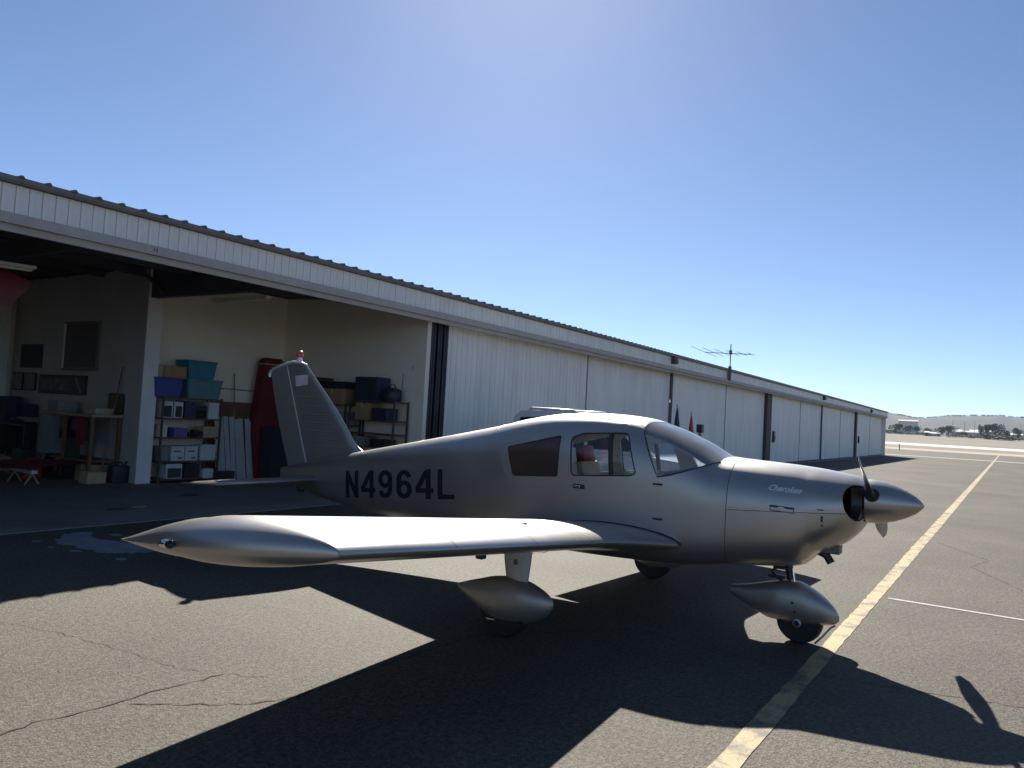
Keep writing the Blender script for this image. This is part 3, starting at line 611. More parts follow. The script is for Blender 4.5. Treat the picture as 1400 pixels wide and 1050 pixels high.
    for x in stations(-.490, .415, .025):
        zt, zb, hw = ft(x), fb_(x), fh(x); zc = (zt+zb)/2
        rings.append([(x+PS, sd*(gy+hw*(math.copysign(abs(math.cos(q))**.85, math.cos(q)))), zc+(zt-zb)/2*math.copysign(abs(math.sin(q))**.85, math.sin(q))) for q in [2*PI*k/28 for k in range(28)]])
    pant = MB().loft(rings).build('wheel_pant', SILVER2, plane, 60)
    mb = MB(); mb.box(.02, .10, sd*(gy+.075), sd*(gy+.1), .128, .140, b=.003); mb.build('scraper', CHROME, pant)

# tail
def zinc(x, z): return x
def fin_mesh(a, b, th=.09, n=14, zs=None):
    mb = MB(); rings = []
    for z in zs:
        xl, xr = a(z), b(z); c = max(.02, xr-xl)
        up = [(xl+c*(1-math.cos(PI*i/n))/2) for i in range(n+1)]
        R = [(x, naca((x-xl)/c, th, 0, .4)[0]*c*.9+.0015, z) for x in up]; Lf = [(x, -y, zz) for x, y, zz in R][::-1]
        rings.append(R+Lf[1:-1])
    return mb.loft(rings)
fle = pchip([.96, 1.19, 1.232, 1.317, 1.40, 1.569, 2.301], [2.98, 2.985, 3.06, 3.196, 3.262, 3.405, 4.165])
hinge = lambda z: lerp(3.955, 4.455, (z-.96)/(2.262-.96))
fte = pchip([.88, 1.42, 2.153, 2.25], [4.285, 4.515, 4.742, 4.75])
zs = [.96, 1.05, 1.12, 1.17, 1.20, 1.232, 1.26, 1.3, 1.34, 1.4, 1.5, 1.65, 1.85, 2.05, 2.2, 2.262]
fin = fin_mesh(fle, lambda z: hinge(z)+.12, .085, zs=zs).build('fin', SILVER, plane, 50)
def rud_mesh():
    mb = MB(); rings = []
    for z in [.84, .92, 1.0, 1.2, 1.42, 1.7, 2.0, 2.15, 2.205]:
        xl = hinge(z)+.006 if z > .96 else 3.962; xr = fte(z); c = xr-xl; h0 = .036*(1-.25*(z-1)) if z > .9 else .03
        rings.append([(xl, h0, z), (xl+c*.4, h0*.72, z), (xr, .003, z), (xr, -.003, z), (xl+c*.4, -h0*.72, z), (xl, -h0, z)])
    return mb.loft(rings)
rud = rud_mesh().build('rudder', SILVER2, plane, 25)
# bright fin cap and hooked end
capm = mat('pale fin cap', (.62, .62, .62), .4, .3)
mb = MB(); pts = [(4.10, 0, 2.243), (4.22, 0, 2.272), (4.34, 0, 2.275), (4.45, 0, 2.255), (4.58, 0, 2.222), (4.70, 0, 2.185), (4.765, 0, 2.155), (4.785, 0, 2.115), (4.775, 0, 2.08)]
mb.tube(pts, [.014, .02, .022, .022, .02, .017, .014, .012, .010], 10); mb.v = [(x, y*1.6, z-.006) for x, y, z in mb.v]; mb.build('fin_cap', capm, fin, 60)
# pale strip on the right side paints the hinge gap catching light; beads pressed in the skin
def fin_y(x, z): xl, xr = fle(z), hinge(z)+.12; c = xr-xl; t = min(1, max(0, (x-xl)/c)); return naca(t, .085, 0, .4)[0]*c*.9+.0015
vs = []
for i in range(12):
    z = lerp(1.0, 2.235, i/11); x = hinge(z); vs += [(x-.006, fin_y(x, z)+.004, z), (x+.006, fin_y(x, z)+.004, z)]
MB().add(vs, [(2*i, 2*i+2, 2*i+3, 2*i+1) for i in range(11)]).build('hinge_glint', mat('painted hinge glint', (.72, .72, .72), .35, .2), fin)
for zz in (1.16, 1.24, 1.33, 1.42, 1.52, 1.62, 1.72, 1.83):
    xa, xb = fle(zz)+.22*(hinge(zz)-fle(zz)), hinge(zz)-.06; rings = []
    for i in range(9):
        x = lerp(xa, xb, i/8); y = fin_y(x, zz); h = .004*math.sin(PI*i/8)**.3 if 0 < i < 8 else .0005
        rings.append([(x, y-.003, zz-.008), (x, y+h, zz-.003), (x, y+h, zz+.003), (x, y-.003, zz+.008)])
    MB().loft(rings).build('pressed_bead', SILVER2, fin, 60)
mb = MB(); q = [(4.275, 2.095), (4.04, 2.115), (4.03, 1.985), (4.25, 1.962)]
mb.loft([[(x, fin_y(x, z)+.002, z) for x, z in q], [(x, fin_y(x, z)+.004, z) for x, z in q]]).build('placard', mat('placard pink white', (.62, .52, .54), .6), fin)
# beacon
bc = MB().lathe([(.036, 2.255), (.038, 2.285), (.034, 2.315), (.030, 2.33)], (4.235, 0, 0), 'z', 20).build('beacon_base', WHITEP, fin, 40)
mb = MB(); mb.lathe([(.044, 2.331), (.050, 2.348), (.049, 2.375), (.040, 2.398), (.022, 2.412), (.002, 2.416)], (4.235, 0, 0), 'z', 20)
bl = mat('beacon red', (.62, .07, .05), .15, coat=.6); bl.node_tree.nodes['Principled BSDF'].inputs['Transmission Weight'].default_value = .35; mb.build('beacon_lens', bl, fin, 40)
# stabilator
rings = []
for y, x0, x1, dz in ((-1.54, 3.74, 4.27, 0), (-1.50, 3.63, 4.33, 0), (-1.3, 3.60, 4.34, 0), (-.06, 3.60, 4.34, 0), (.06, 3.60, 4.34, 0), (1.3, 3.60, 4.34, 0), (1.50, 3.63, 4.33, 0), (1.54, 3.74, 4.27, 0)):
    c = x1-x0; n = 12; ts = [(1-math.cos(PI*i/n))/2 for i in range(n+1)]; k = .35 if abs(y) > 1.52 else 1
    zc = lambda t: .842-(x0-3.6)*.06-t*c*.06
    rings.append([(x0+c*t, y, zc(t)+k*naca(t, .10, 0, .4)[0]*c) for t in ts]+[(x0+c*t, y, zc(t)-k*naca(t, .10, 0, .4)[0]*c) for t in ts[::-1]][1:-1])
stab = MB().loft(rings).build('stabilator', SILVER, plane, 50)
MB().box(4.36, 4.46, -1.0, 1.0, .783, .791).build('trim_tab', SILVER2, stab)
mb = MB(); mb.tube([(4.1, 1.1, .80), (4.12, 1.1, .74)], .006, 6); mb.build('static_wick', DARKM, stab)
mb = MB(); mb.tube([(3.95, 0, .72), (4.02, 0, .66), (4.10, 0, .66), (4.12, 0, .73)], .010, 8); mb.build('tail_skid', DARKM, fuselage, 60)

# nose gear
ngl = MB().tube([(-1.80, 0, .70), (-1.845, 0, .50)], .034, 14).build('nose_strut', DARKM, plane, 40)
MB().tube([(-1.828, .0, .60), (-1.862, 0, .45)], .026, 14).build('piston', CHROME, ngl, 40)
mb = MB(); mb.tube([(-1.76, .0, .61), (-1.68, 0, .545), (-1.78, 0, .47)], .014, 8); mb.box(-1.83, -1.70, -.035, .035, .575, .60, b=.006); mb.box(-1.80, -1.66, -.03, .03, .50, .525, b=.006); mb.build('torque_link', DARKM, ngl, 60)
mb = MB(); mb.tube([(-1.86, .03, .60), (-1.875, .035, .49)], .008, 6); mb.build('steering_rod', CHROME, ngl, 60)
nw = MB().lathe([(.10, -.06), (.165, -.064), (.178, -.045), (.183, -.015), (.183, .015), (.178, .045), (.165, .064), (.10, .06)], (-1.925, 0, .183), 'y', 36).build('nose_wheel', RUBBER, plane, 40)
MB().lathe([(.04, -.06), (.098, -.055), (.10, 0), (.098, .055), (.04, .06)], (-1.925, 0, .183), 'y', 24).build('rim', CHROME, nw, 40)
ft = pchip([-2.225, -2.19, -2.10, -2.0, -1.90, -1.82, -1.7, -1.5, -1.355], [.262, .325, .402, .460, .495, .492, .468, .412, .382])
fb_ = pchip([-2.225, -2.19, -2.10, -1.986, -1.85, -1.70, -1.6, -1.5, -1.355], [.222, .192, .172, .160, .155, .158, .188, .235, .305])
fh = pchip([-2.225, -2.19, -2.10, -1.95, -1.8, -1.6, -1.355], [.008, .05, .095, .126, .128, .095, .045]); rings = []
for x in stations(-2.225, -1.355, .025):
    zt, zb, hw = ft(x), fb_(x), fh(x); zc = (zt+zb)/2
    rings.append([(x+(z_-.34)*0, hw*math.copysign(abs(math.cos(q))**.8, math.cos(q)), zc+(zt-zb)/2*math.copysign(abs(math.sin(q))**.85, math.sin(q))) for q in [2*PI*k/32 for k in range(32)] for z_ in (0,)])
npant = MB().loft(rings).build('nose_wheel_pant', SILVER2, plane, 60)
def disc(x, y, z, r, name, m, parent, th=.012): return MB().lathe([(.001, -th), (r*.9, -th), (r, -th*.4), (r, th*.6), (r*.7, th), (.001, th)], (x, y, z), 'y', 16).build(name, m, parent, 40)
disc(-1.925, .118, .178, .036, 'axle_boss', SILVER2, npant); disc(-1.925, .128, .180, .020, 'axle_nut', BLACK, npant, .008)
for z_, x_ in ((.335, -1.885), (.265, -1.905)): disc(x_, .124, z_, .010, 'screw', BLACK, npant, .006)
mb = MB(); mb.tube([(-2.20, .02, .19), (-2.17, .05, .17), (-2.12, .065, .10), (-2.06, .07, .03)], .008, 6); mb.build('mud_scraper', SILVER2, npant, 60)
# cabin interior: seats, panel, yokes
for sy in (.26, -.26):
    mb = MB(); M = Matrix.Translation((.16, sy, .93)) @ Matrix.Rotation(math.radians(12), 4, 'Y')
    st = mb.box(-.06, .06, -.21, .21, -.02, .40, M, b=.045).box(-.56, .02, -.22, .22, -.14, .0, M, b=.05).build('seat', SEATF, plane, 50)
    mb = MB(); mb.box(-.055, .055, -.13, .13, .36, .56, M, b=.045); mb.build('headrest', REDV, st, 50)
MB().box(.95, 1.1, -.42, .42, .85, 1.32, b=.05).build('rear_seat', SEATF, plane, 50)
pn = MB().prism([(-1.22, 1.02), (-.90, 1.00), (-.86, 1.24), (-.84, 1.295), (-.88, 1.315), (-1.05, 1.345), (-1.22, 1.36)], -.47, .47, 'y').build('instrument_panel', BLACK, plane)
MB().prism([(-.80, 1.30), (-.815, 1.325), (-1.05, 1.365), (-1.24, 1.40), (-1.24, 1.375), (-1.05, 1.348)], -.46, .46, 'y').build('glare_shield', mat('glare shield tan', (.16, .15, .13), .35), pn, 30)
for sy in (.24, -.24):
    mb = MB(); mb.tube([(-.86, sy, 1.17), (-.62, sy, 1.17)], .012, 8); mb.tube([(-.63, sy-.14, 1.25), (-.62, sy-.14, 1.16), (-.62, sy, 1.15), (-.62, sy+.14, 1.16), (-.63, sy+.14, 1.25)], .014, 8); mb.build('control_yoke', BLACK, pn, 60)
for sy in (.22, -.22): MB().box(-.66, -.60, sy-.13, sy+.13, 1.55, 1.66, b=.01).build('sun_visor', SEATF, plane)
mb = MB(); mb.box(-.9, .9, -.45, .45, .62, .66); mb.build('cabin_floor', INTER, fuselage)

# lettering on the right side
def stroke_poly(pts, hw):
    P = [Vector(p) for p in pts]; vs = []
    for i, p in enumerate(P):
        if i == 0: d = (P[1]-p).normalized(); n = Vector((-d.y, d.x)); k = 1
        elif i == len(P)-1: d = (p-P[i-1]).normalized(); n = Vector((-d.y, d.x)); k = 1
        else:
            d1, d2 = (p-P[i-1]).normalized(), (P[i+1]-p).normalized(); n1, n2 = Vector((-d1.y, d1.x)), Vector((-d2.y, d2.x)); n = (n1+n2).normalized(); k = 1/max(.5, n.dot(n1))
        vs += [p+n*hw*k, p-n*hw*k]
    return vs
def arc(cx, cy, rx, ry, a0, a1, n=16): return [(cx+rx*math.cos(math.radians(lerp(a0, a1, i/n))), cy+ry*math.sin(math.radians(lerp(a0, a1, i/n)))) for i in range(n+1)]
def dense(pts, n=5): return [tuple(Vector(a).lerp(Vector(b), i/n)) for a, b in zip(pts[:-1], pts[1:]) for i in range(n)]+[pts[-1]]
hwv = .078   # stroke half width in letter heights
GL = {'N': [dense([(hwv, 0), (hwv, 1)]), dense([(.54-hwv, 0), (.54-hwv, 1)]), dense([(hwv*1.05, .93), (.54-hwv*1.05, .07)], 8)],
      'L': [dense([(hwv, 0), (hwv, 1)]), dense([(hwv, .085), (.54, .085)])],
      '4': [dense([(.40, 0), (.40, 1)]), dense([(.0, .285), (.56, .285)]), dense([(.35, .93), (.055, .33)], 6)],
      '9': [arc(.27, .68, .185, .235, 0, 360, 28), arc(.27, .36, .185, .275, 0, -160, 18), dense([(.455, .36), (.455, .70)])],
      '6': [arc(.27, .32, .185, .235, 0, 360, 28), arc(.27, .64, .185, .275, 180, 20, 18), dense([(.085, .64), (.085, .30)])]}
BASE = Vector((3.025, .698)); RUN = Vector((1.304, .867))-BASE; UPV = Vector((.028, .305))
starts = [0, .162, .328, .50, .674, .862]; widths = [.133, .140, .140, .145, .150, .138]
for ch, s0, wd in zip('N4964L', starts, widths):
    mb = MB()
    for li, stp in enumerate(GL[ch]):
        pv = stroke_poly(stp, hwv); vs = []
        for p in pv:
            q = BASE+RUN*(s0+p.x/.55*wd)+UPV*p.y; vs.append((q.x, fuse_y(q.x, q.y)+.0018+.0004*li, q.y))
        mb.add(vs, [(2*i, 2*i+2, 2*i+3, 2*i+1) for i in range(len(stp)-1)])
    mb.build('registration_letter', BLACK, fuselage)
def skin_text(txt, x0, z0, dx, dz, size, m, name, parent, shear=.35):
    cu = bpy.data.curves.new('t', 'FONT'); cu.body = txt; cu.size = size; cu.shear = shear; cu.offset = .0015; o = link('t', cu)
    dg = bpy.context.evaluated_depsgraph_get(); me = bpy.data.meshes.new_from_object(o.evaluated_get(dg)); bpy.data.objects.remove(o)
    wd = max(v.co.x for v in me.vertices); k = abs(dx)/wd
    for v in me.vertices:
        u, h = v.co.x*k, v.co.y; x = x0-u; z = z0+dz*u/abs(dx)+h; v.co = (x, fuse_y(x, z)+.002, z)
    me.materials.append(m); return link(name, me, parent)
skin_text('Cherokee', -1.735, 1.262, .255, -.012, .062, mat('script silver', (.75, .76, .78), .4, .2), 'script_lettering', cowl, .5)

# ------------------------------------------------------------------ things stored in the hangar
CARD = mat('cardboard', (.30, .19, .10), .85, 0, .12, 5); CARD2 = mat('pale cardboard', (.38, .30, .20), .85, 0, .1, 5)
WHITEB = mat('white carton', (.55, .55, .54), .7, 0, .06, 5); DARKB = mat('dark plastic', (.018, .02, .028), .5); NAVY = mat('navy plastic', (.02, .025, .06), .5)
BLUEP = mat('blue plastic', (.03, .05, .26), .45); TEALP = mat('teal plastic', (.02, .16, .24), .45); TEAL2 = mat('grey teal plastic', (.09, .20, .22), .45)
WOODB = mat('brown wood', (.15, .07, .035), .6, 0, .25, 4, stretch=(8, 8, 1)); WOODP = mat('pale wood', (.30, .22, .14), .7, 0, .2, 4, stretch=(8, 8, 1))
SHELFM = mat('shelf brown steel', (.085, .07, .05), .55, .3); REDD = mat('dark red paint', (.14, .014, .02), .5, 0, .15, 2); REDC = mat('dark red canvas', (.12, .011, .016), .85, 0, .2, 3, bump=.3, bscale=14)
TAPE = mat('tape', (.45, .36, .22), .4); GREYP = mat('grey plastic', (.20, .20, .20), .6); PURP = mat('purple carton', (.12, .10, .26), .6)
def carton(name, label, x, y, z, w, d, h, m=CARD, rz=0., cat='box', grp=None, tape=True, flat_top=True):
    t = thing(name, label, cat, (x, y, z), rz, grp)
    MB().box(-w/2, w/2, -d/2, d/2, 0, h, b=.006).build('body', m, t)
    if tape: MB().box(-w/2-.001, w/2+.001, -.025, .025, h-.10, h+.0015).build('tape', TAPE, t)
    else: MB().box(-w/2-.003, w/2+.003, -d/2-.003, d/2+.003, h-.02, h+.004).build('lid', m, t)
    return t
def tub(name, label, x, y, z, w, d, h, m, lid, grp=None):
    t = thing(name, label, 'storage tub', (x, y, z), 0, grp); mb = MB()
    mb.loft([[(sx*w*k/2, sy*d*k/2, zz) for sx, sy in ((-1, -1), (1, -1), (1, 1), (-1, 1))] for k, zz in ((.84, 0), (.95, h*.86), (.97, h*.90))]).build('body', m, t)
    MB().box(-w/2, w/2, -d/2, d/2, h*.90, h, b=.012).build('lid', lid, t); return t
def shelving(name, label, x0, x1, y0, y1, levels, top):
    t = thing(name, label, 'shelving', ((x0+x1)/2, (y0+y1)/2, .014)); a, b = (x1-x0)/2, (y1-y0)/2
    for sx in (-1, 1):
        for sy in (-1, 1): MB().box(sx*a, sx*(a-.035), sy*b, sy*(b-.035), 0, top).build('post', SHELFM, t)
    for z in levels: MB().box(-a+.002, a-.002, -b+.002, b-.002, z-.045, z-.014).build('shelf', SHELFM, t)
    return t
G1 = 'things on the brown shelving'
shelving('shelving_unit', 'brown steel shelving crammed with boxes against the cream back wall', 8.98, 10.36, 14.12, 14.66, (.10, .46, .94, 1.33, 1.75), 1.75)
zz = .014
tub('storage_tub', 'blue storage tub at the left on top of the shelving', 9.13, 14.4, 1.735, .62, .46, .40, BLUEP, BLUEP)
tub('storage_tub', 'grey teal storage tub on the shelving below the darker teal tub', 9.95, 14.4, 1.735, .86, .46, .42, TEAL2, TEAL2)
tub('storage_tub', 'dark teal storage tub topmost on the shelving', 9.86, 14.4, 2.16, .70, .46, .38, TEALP, TEALP)
carton('cardboard_box', 'brown cardboard box lying on the blue tub', 9.27, 14.4, 2.14, .50, .36, .24, CARD)
carton('cardboard_box', 'greyish cardboard box beside the brown one on the blue tub', 8.96, 14.42, 2.14, .10, .36, .22, CARD2, tape=False)
def case(name, label, x, z, w, h, fm, im, cat='case'):
    t = thing(name, label, cat, (x, 14.32, z)); MB().box(-w/2, w/2, -.13, .15, 0, h, b=.012).build('body', fm, t); MB().box(-w/2+.03, w/2-.03, -.137, -.131, .03, h-.09).build('front', im, t); return t
case('equipment_case', 'black fronted equipment case at the left end of the upper shelf', 9.14, 1.319, .22, .34, WHITEB, DARKB)
case('equipment_case', 'second black fronted case on the upper shelf beside the navy carton', 9.38, 1.319, .20, .34, WHITEB, DARKB)
carton('carton', 'navy carton upright on the upper shelf', 9.63, 14.34, 1.319, .24, .34, .36, NAVY, tape=False)
case('monitor', 'small dark monitor on the upper shelf right of the navy carton', 9.90, 1.319, .28, .28, DARKB, mat('screen dark', (.01, .01, .014), .15), 'monitor')
carton('carton', 'tall white carton at the right end of the upper shelf', 10.19, 14.34, 1.319, .25, .34, .36, WHITEB)
carton('carton', 'small white carton at the left end of the third shelf', 9.08, 14.34, .929, .16, .3, .26, WHITEB)
carton('carton', 'purple carton lying on the third shelf', 9.45, 14.34, .929, .30, .34, .19, PURP, tape=False)
mb = MB(); pts = [(9.66+.22*i/30+.12*math.sin(i*.9), 14.2+.1*math.cos(i*1.3), .975+.045*(i % 3)+.02*math.sin(i)) for i in range(31)]; mb.tube(pts, .018, 6)
tag(mb.build('hose', RUBBER, None, 60), 'black hose coiled on the third shelf of the shelving', 'hose')
carton('carton', 'pale flat box at the right end of the third shelf', 10.14, 14.34, .929, .34, .34, .24, CARD2)
PRINT = mat('print grey', (.12, .12, .13), .7)
for x_, l_ in ((9.42, 'white printed carton on the fourth shelf, left of its twin'), (9.73, 'white printed carton on the fourth shelf, right of its twin')):
    t = carton('carton', l_, x_, 14.34, .446, .29, .34, .31, WHITEB)
    MB().box(-.09, .06, -.1745, -.1715, .19, .22).build('print_mark', PRINT, t); MB().box(.0, .10, -.1745, -.1715, .05, .09).build('print_mark', PRINT, t)
carton('carton', 'plain white carton at the right of the fourth shelf', 10.12, 14.34, .446, .36, .34, .34, WHITEB)
carton('carton', 'grey brown box at the left end of the fourth shelf', 9.13, 14.36, .446, .2, .34, .30, GREYP, tape=False)
case('picture_frame', 'white framed dark panel standing on the lowest shelf', 9.38, .087, .36, .31, WHITEB, mat('dark panel', (.05, .05, .055), .3), 'frame')
carton('tool_box', 'black tool box on the lowest shelf beside the framed panel', 9.76, 14.32, .087, .34, .32, .30, DARKB, cat='tool box', tape=False)
carton('carton', 'small white carton on the lowest shelf at the right', 10.12, 14.26, .087, .24, .3, .20, WHITEB)
# leaning boards
for i in range(8):
    x_ = 10.50+.132*i; h = 1.42-.012*i-(.04 if i % 3 == 1 else 0); M = Matrix.Rotation(math.radians(-9-(i % 3)), 4, 'X'); mb = MB(); mb.box(-.058, .058, -.011, .011, 0, h, M, b=.004)
    o = mb.build('white_board', mat('white board paint', (.42, .43, .44), .6, 0, .1, 3)); o.location = (x_, 14.28+.015*(i % 2), .02)
    tag(o, ['first', 'second', 'third', 'fourth', 'fifth', 'sixth', 'seventh', 'eighth'][i]+' from the left of the white boards leaning by the shelving', 'board', 'white boards leaning on the back wall')
t = thing('wooden_panel', 'brown wooden door panel behind the white boards, with a pale knob', 'door panel', (10.95, 14.60, .014)); MB().box(-.55, .52, -.02, .02, 0, 1.70, b=.004).build('panel', WOODB, t); MB().lathe([(.012, .02), (.025, -.03), (.001, -.04)], (-.40, -.02, 1.55), 'y', 12).build('knob', WHITEB, t)
def broom(name, label, base, top, head, m=WOODP):
    t = thing(name, label, 'broom', base); d = Vector(top)-Vector(base); MB().tube([(0, 0, .12), tuple(d)], .014, 8).build('handle', m, t)
    mb = MB(); mb.loft([[(sx*w_, sy*.03, z_) for sx, sy in ((-1, -1), (1, -1), (1, 1), (-1, 1))] for w_, z_ in ((.17, 0), (.13, .12), (.04, .16))]); mb.build('head', head, t)
broom('broom', 'wooden broom leaning on the back wall behind the white boards', (10.98, 14.42, .014), (11.02, 14.68, 2.36), WOODB)
broom('broom', 'dark handled broom leaning against the grey partition wall', (8.18, 14.75, .014), (8.58, 14.95, 2.3), WOODB, WOODB)
mb = MB(); mb.tube([(9.8, 14.70, 2.02), (12.4, 14.68, 1.98)], .012, 6); tag(mb.build('wall_rail', GREYP, None, 60), 'thin rail along the cream back wall above the white boards', 'rail')
carton('speaker', 'small black box on the floor before the white boards', 10.42, 13.98, .014, .36, .2, .22, DARKB, cat='box', tape=False)
# tall red covered item
t = thing('canvas_cover', 'tall dark red canvas cover standing behind the tail fin', 'cover', (11.82, 14.42, .014)); mb = MB(); rings = []
for z, w_, d_ in ((0, .42, .22), (.4, .43, .23), (1.2, .42, .22), (2.0, .36, .2), (2.5, .30, .18), (2.68, .28, .17), (2.76, .22, .13)):
    rings.append([(w_*math.copysign(abs(math.cos(q))**.5, math.cos(q))*(1+.03*math.sin(7*q+z*3)), d_*math.copysign(abs(math.sin(q))**.5, math.sin(q)), z) for q in [2*PI*k/32 for k in range(32)]])
mb.loft(rings).build('cloth', REDC, t, 60)
mb = MB(); mb.loft([[(w_*1.01*math.copysign(abs(math.cos(q))**.5, math.cos(q)), d_*1.02*math.copysign(abs(math.sin(q))**.5, math.sin(q)), z) for q in [2*PI*k/32 for k in range(32)]] for z, w_, d_ in ((2.60, .305, .178), (2.625, .305, .178))]); mb.build('hem_cord', mat('pale cord', (.4, .25, .24), .7), t)
# along the side wall, right of the fin
shelving('shelving_unit', 'dark steel shelving by the side wall under a black tub', 11.86, 12.36, 11.98, 13.1, (.35, .85, 1.35, 1.80), 1.80)
carton('cardboard_box', 'brown cardboard box on the side wall shelving under the black tub lid', 12.08, 12.45, 1.79, .40, .72, .34, CARD)
tub('storage_tub', 'flat black tub lid topping the cardboard box at the side wall', 12.1, 12.5, 2.14, .46, 1.0, .15, DARKB, DARKB)
carton('storage_bin', 'green black bin beside the fin on the side wall shelving', 12.1, 12.98, 1.79, .42, .22, .58, mat('dark green', (.03, .045, .03), .6), cat='bin', tape=False)
carton('storage_bin', 'clear grey bin of parts on the middle shelf by the side wall', 12.06, 12.4, 1.34, .38, .7, .3, mat('clear bin', (.22, .24, .26), .3), cat='bin', tape=False)
carton('storage_bin', 'dark crate on the lower shelf by the side wall', 12.06, 12.5, .84, .38, .8, .36, DARKB, cat='crate', tape=False)
shelving('shelving_unit', 'thin black wire shelving at the side wall nearest the door', 11.9, 12.36, 10.62, 11.92, (.40, .95, 1.22, 1.50, 1.90), 1.90)
def speaker(label, x, y, z, w, d, h):
    t = thing('speaker', label, 'speaker', (x, y, z)); MB().box(-w/2, w/2, -d/2, d/2, 0, h, b=.015).build('cabinet', NAVY, t); MB().box(-w/2-.012, -w/2-.001, -d/2+.03, d/2-.03, .03, h-.03).build('grille', DARKB, t)
speaker('big dark speaker cabinet on the wire shelving by the side wall', 12.12, 11.48, 1.89, .40, .66, .52)
mb = MB(); mb.lathe([(.001, 0), (.17, .01), (.2, .08), (.2, .20), (.17, .27), (.10, .30), (.001, .31)], (0, 0, 0), 'z', 24); t = thing('duffel_bag', 'round black bag beside the big speaker on the wire shelving', 'bag', (12.12, 10.90, 1.89)); mb.build('body', DARKB, t, 50)
MB().tube([(-.1, 0, .29), (-.05, 0, .38), (.05, 0, .38), (.1, 0, .29)], .012, 6).build('strap', RUBBER, t, 60)
mb = MB(); mb.tube([(12.2, 10.72, 1.9), (12.2, 10.70, 2.5)], .008, 6); tag(mb.build('aerial_rod', DARKM, None, 60), 'thin dark rod standing at the end of the wire shelving', 'rod')
carton('cardboard_box', 'upright brown carton under the big speaker on the wire shelving', 12.1, 11.55, 1.49, .38, .38, .36, CARD)
speaker('small dark box beside the brown carton on the wire shelving', 12.1, 11.06, 1.49, .36, .42, .27)
for i, (y_, w_, h_, m_, l_) in enumerate([(11.6, .34, .2, GREYP, 'grey toolbox on the wire shelving below the brown carton'), (11.05, .4, .16, DARKB, 'flat black box low on the wire shelving'), ]):
    carton('tool_box', l_, 12.08, y_, .94 if i == 0 else .94, .36, w_, h_, m_, cat='box', tape=False)
mb = MB(); mb.box(12.405, 12.419, 10.58, 10.66, 2.62, 2.70); mb.build('wall_socket', WHITEB, hangar)
# fluorescent fittings (off)
def tube_light(label, a, b):
    t = thing('tube_light', label, 'tube light', a); d = Vector(b)-Vector(a); M = d.to_track_quat('X', 'Z').to_matrix().to_4x4(); L_ = d.length
    MB().box(0, L_, -.06, .06, -.05, 0, M, b=.008).build('housing', mat('fixture white', (.6, .6, .6), .5), t)
    for s_ in (-.03, .03): MB().tube([M @ Vector((.05, s_, -.07)), M @ Vector((L_-.05, s_, -.07))], .016, 8).build('tube', mat('unlit tube', (.7, .7, .68), .3), t, 60)
tube_light('unlit tube light below the dark header of the open bay', (9.1, 12.9, 3.68), (9.1, 11.3, 3.68))
tube_light('unlit tube light hung above the dark red wing panel at the left edge', (4.2, 12.0, 3.50), (5.45, 12.0, 3.54))
# red wings
def wing_panel(name, label, P0, P1, c0, c1, th, m, tilt):
    t = thing(name, label, 'wing', P0); d = Vector(P1)-Vector(P0); L_ = d.length; M = d.to_track_quat('X', 'Z').to_matrix().to_4x4() @ Matrix.Rotation(tilt, 4, 'X'); rings = []
    for k in range(9):
        u = k/8; c = lerp(c0, c1, u)*(1 if u < .9 else math.sqrt(max(.05, 1-((u-.9)/.1)**2*.9))); ts = [(1-math.cos(PI*i/10))/2 for i in range(11)]
        up = [(L_*u, c*(.3-q), naca(q, th)[0]*c) for q in ts]; lo = [(L_*u, c*(.3-q), naca(q, th)[1]*c) for q in ts[::-1]][1:-1]; rings.append([M @ Vector(p) for p in up+lo])
    MB().loft(rings).build('skin', m, t, 50); return t
wing_panel('aircraft_wing', 'dark red aircraft wing lying low on trestles inside the left bay', (4.0, 14.9, .36), (8.05, 15.5, .36), 1.5, .8, .12, REDD, 0)
for x_, l_ in ((5.2, 'pale trestle under the dark red wing, farther left'), (7.0, 'pale trestle under the dark red wing near its tip')):
    t = thing('trestle', l_, 'trestle', (x_, 14.95 if x_ < 6 else 15.2, .014)); MB().box(-.05, .05, -.4, .4, .20, .26).build('beam', WHITEB, t)
    for s_ in (-.33, .33): MB().tube([(-.12, s_, 0), (0, s_, .2)], .018, 6).build('leg', WOODP, t); MB().tube([(.12, s_, 0), (0, s_, .2)], .018, 6).build('leg', WOODP, t)
wing_panel('aircraft_wing', 'dark red wing panel hung edge-on under the roof at the left', (3.2, 12.1, 3.12), (5.42, 12.1, 3.30), .95, .45, .12, REDD, math.radians(80))
# left wall pictures and clutter
def picture(label, y0, y1, z0, z1, m, cat='picture'):
    t = thing('wall_picture', label, cat, (8.60, (y0+y1)/2, (z0+z1)/2)); a, b = (y1-y0)/2, (z1-z0)/2
    MB().box(-.02, .018, -a, a, -b, b).build('frame', DARKB, t); MB().box(-.024, -.021, -a+.03, a-.03, -b+.03, b-.03).build('sheet', m, t); return t
picture('navy poster high on the grey wall left of the window', 18.27, 19.21, 2.24, 2.78, NAVY)
picture('small grey picture on the grey wall at far left', 19.05, 19.5, 1.72, 2.13, GREYP)
picture('small pale picture right of the grey one on the grey wall', 18.45, 18.95, 1.72, 2.13, mat('picture grey', (.18, .18, .17), .6))
pt = picture('long dark poster below the window on the grey wall', 16.3, 18.28, 1.68, 2.10, mat('poster dark', (.05, .045, .06), .5), 'poster')
for a_, b_ in ((-.9, -.35), (-.28, .3)): MB().box(-.028, -.025, -b_, -a_, -.12, .13).build('photo', mat('poster photo', (.10, .10, .12), .5, 0, .6, 5), pt)
mb = MB(); mb.prism([(-.88, -.18), (-.80, -.18), (-.52, .18), (-.60, .18)], -.0275, -.025, 'x'); mb.build('stripe', GREYP, pt)
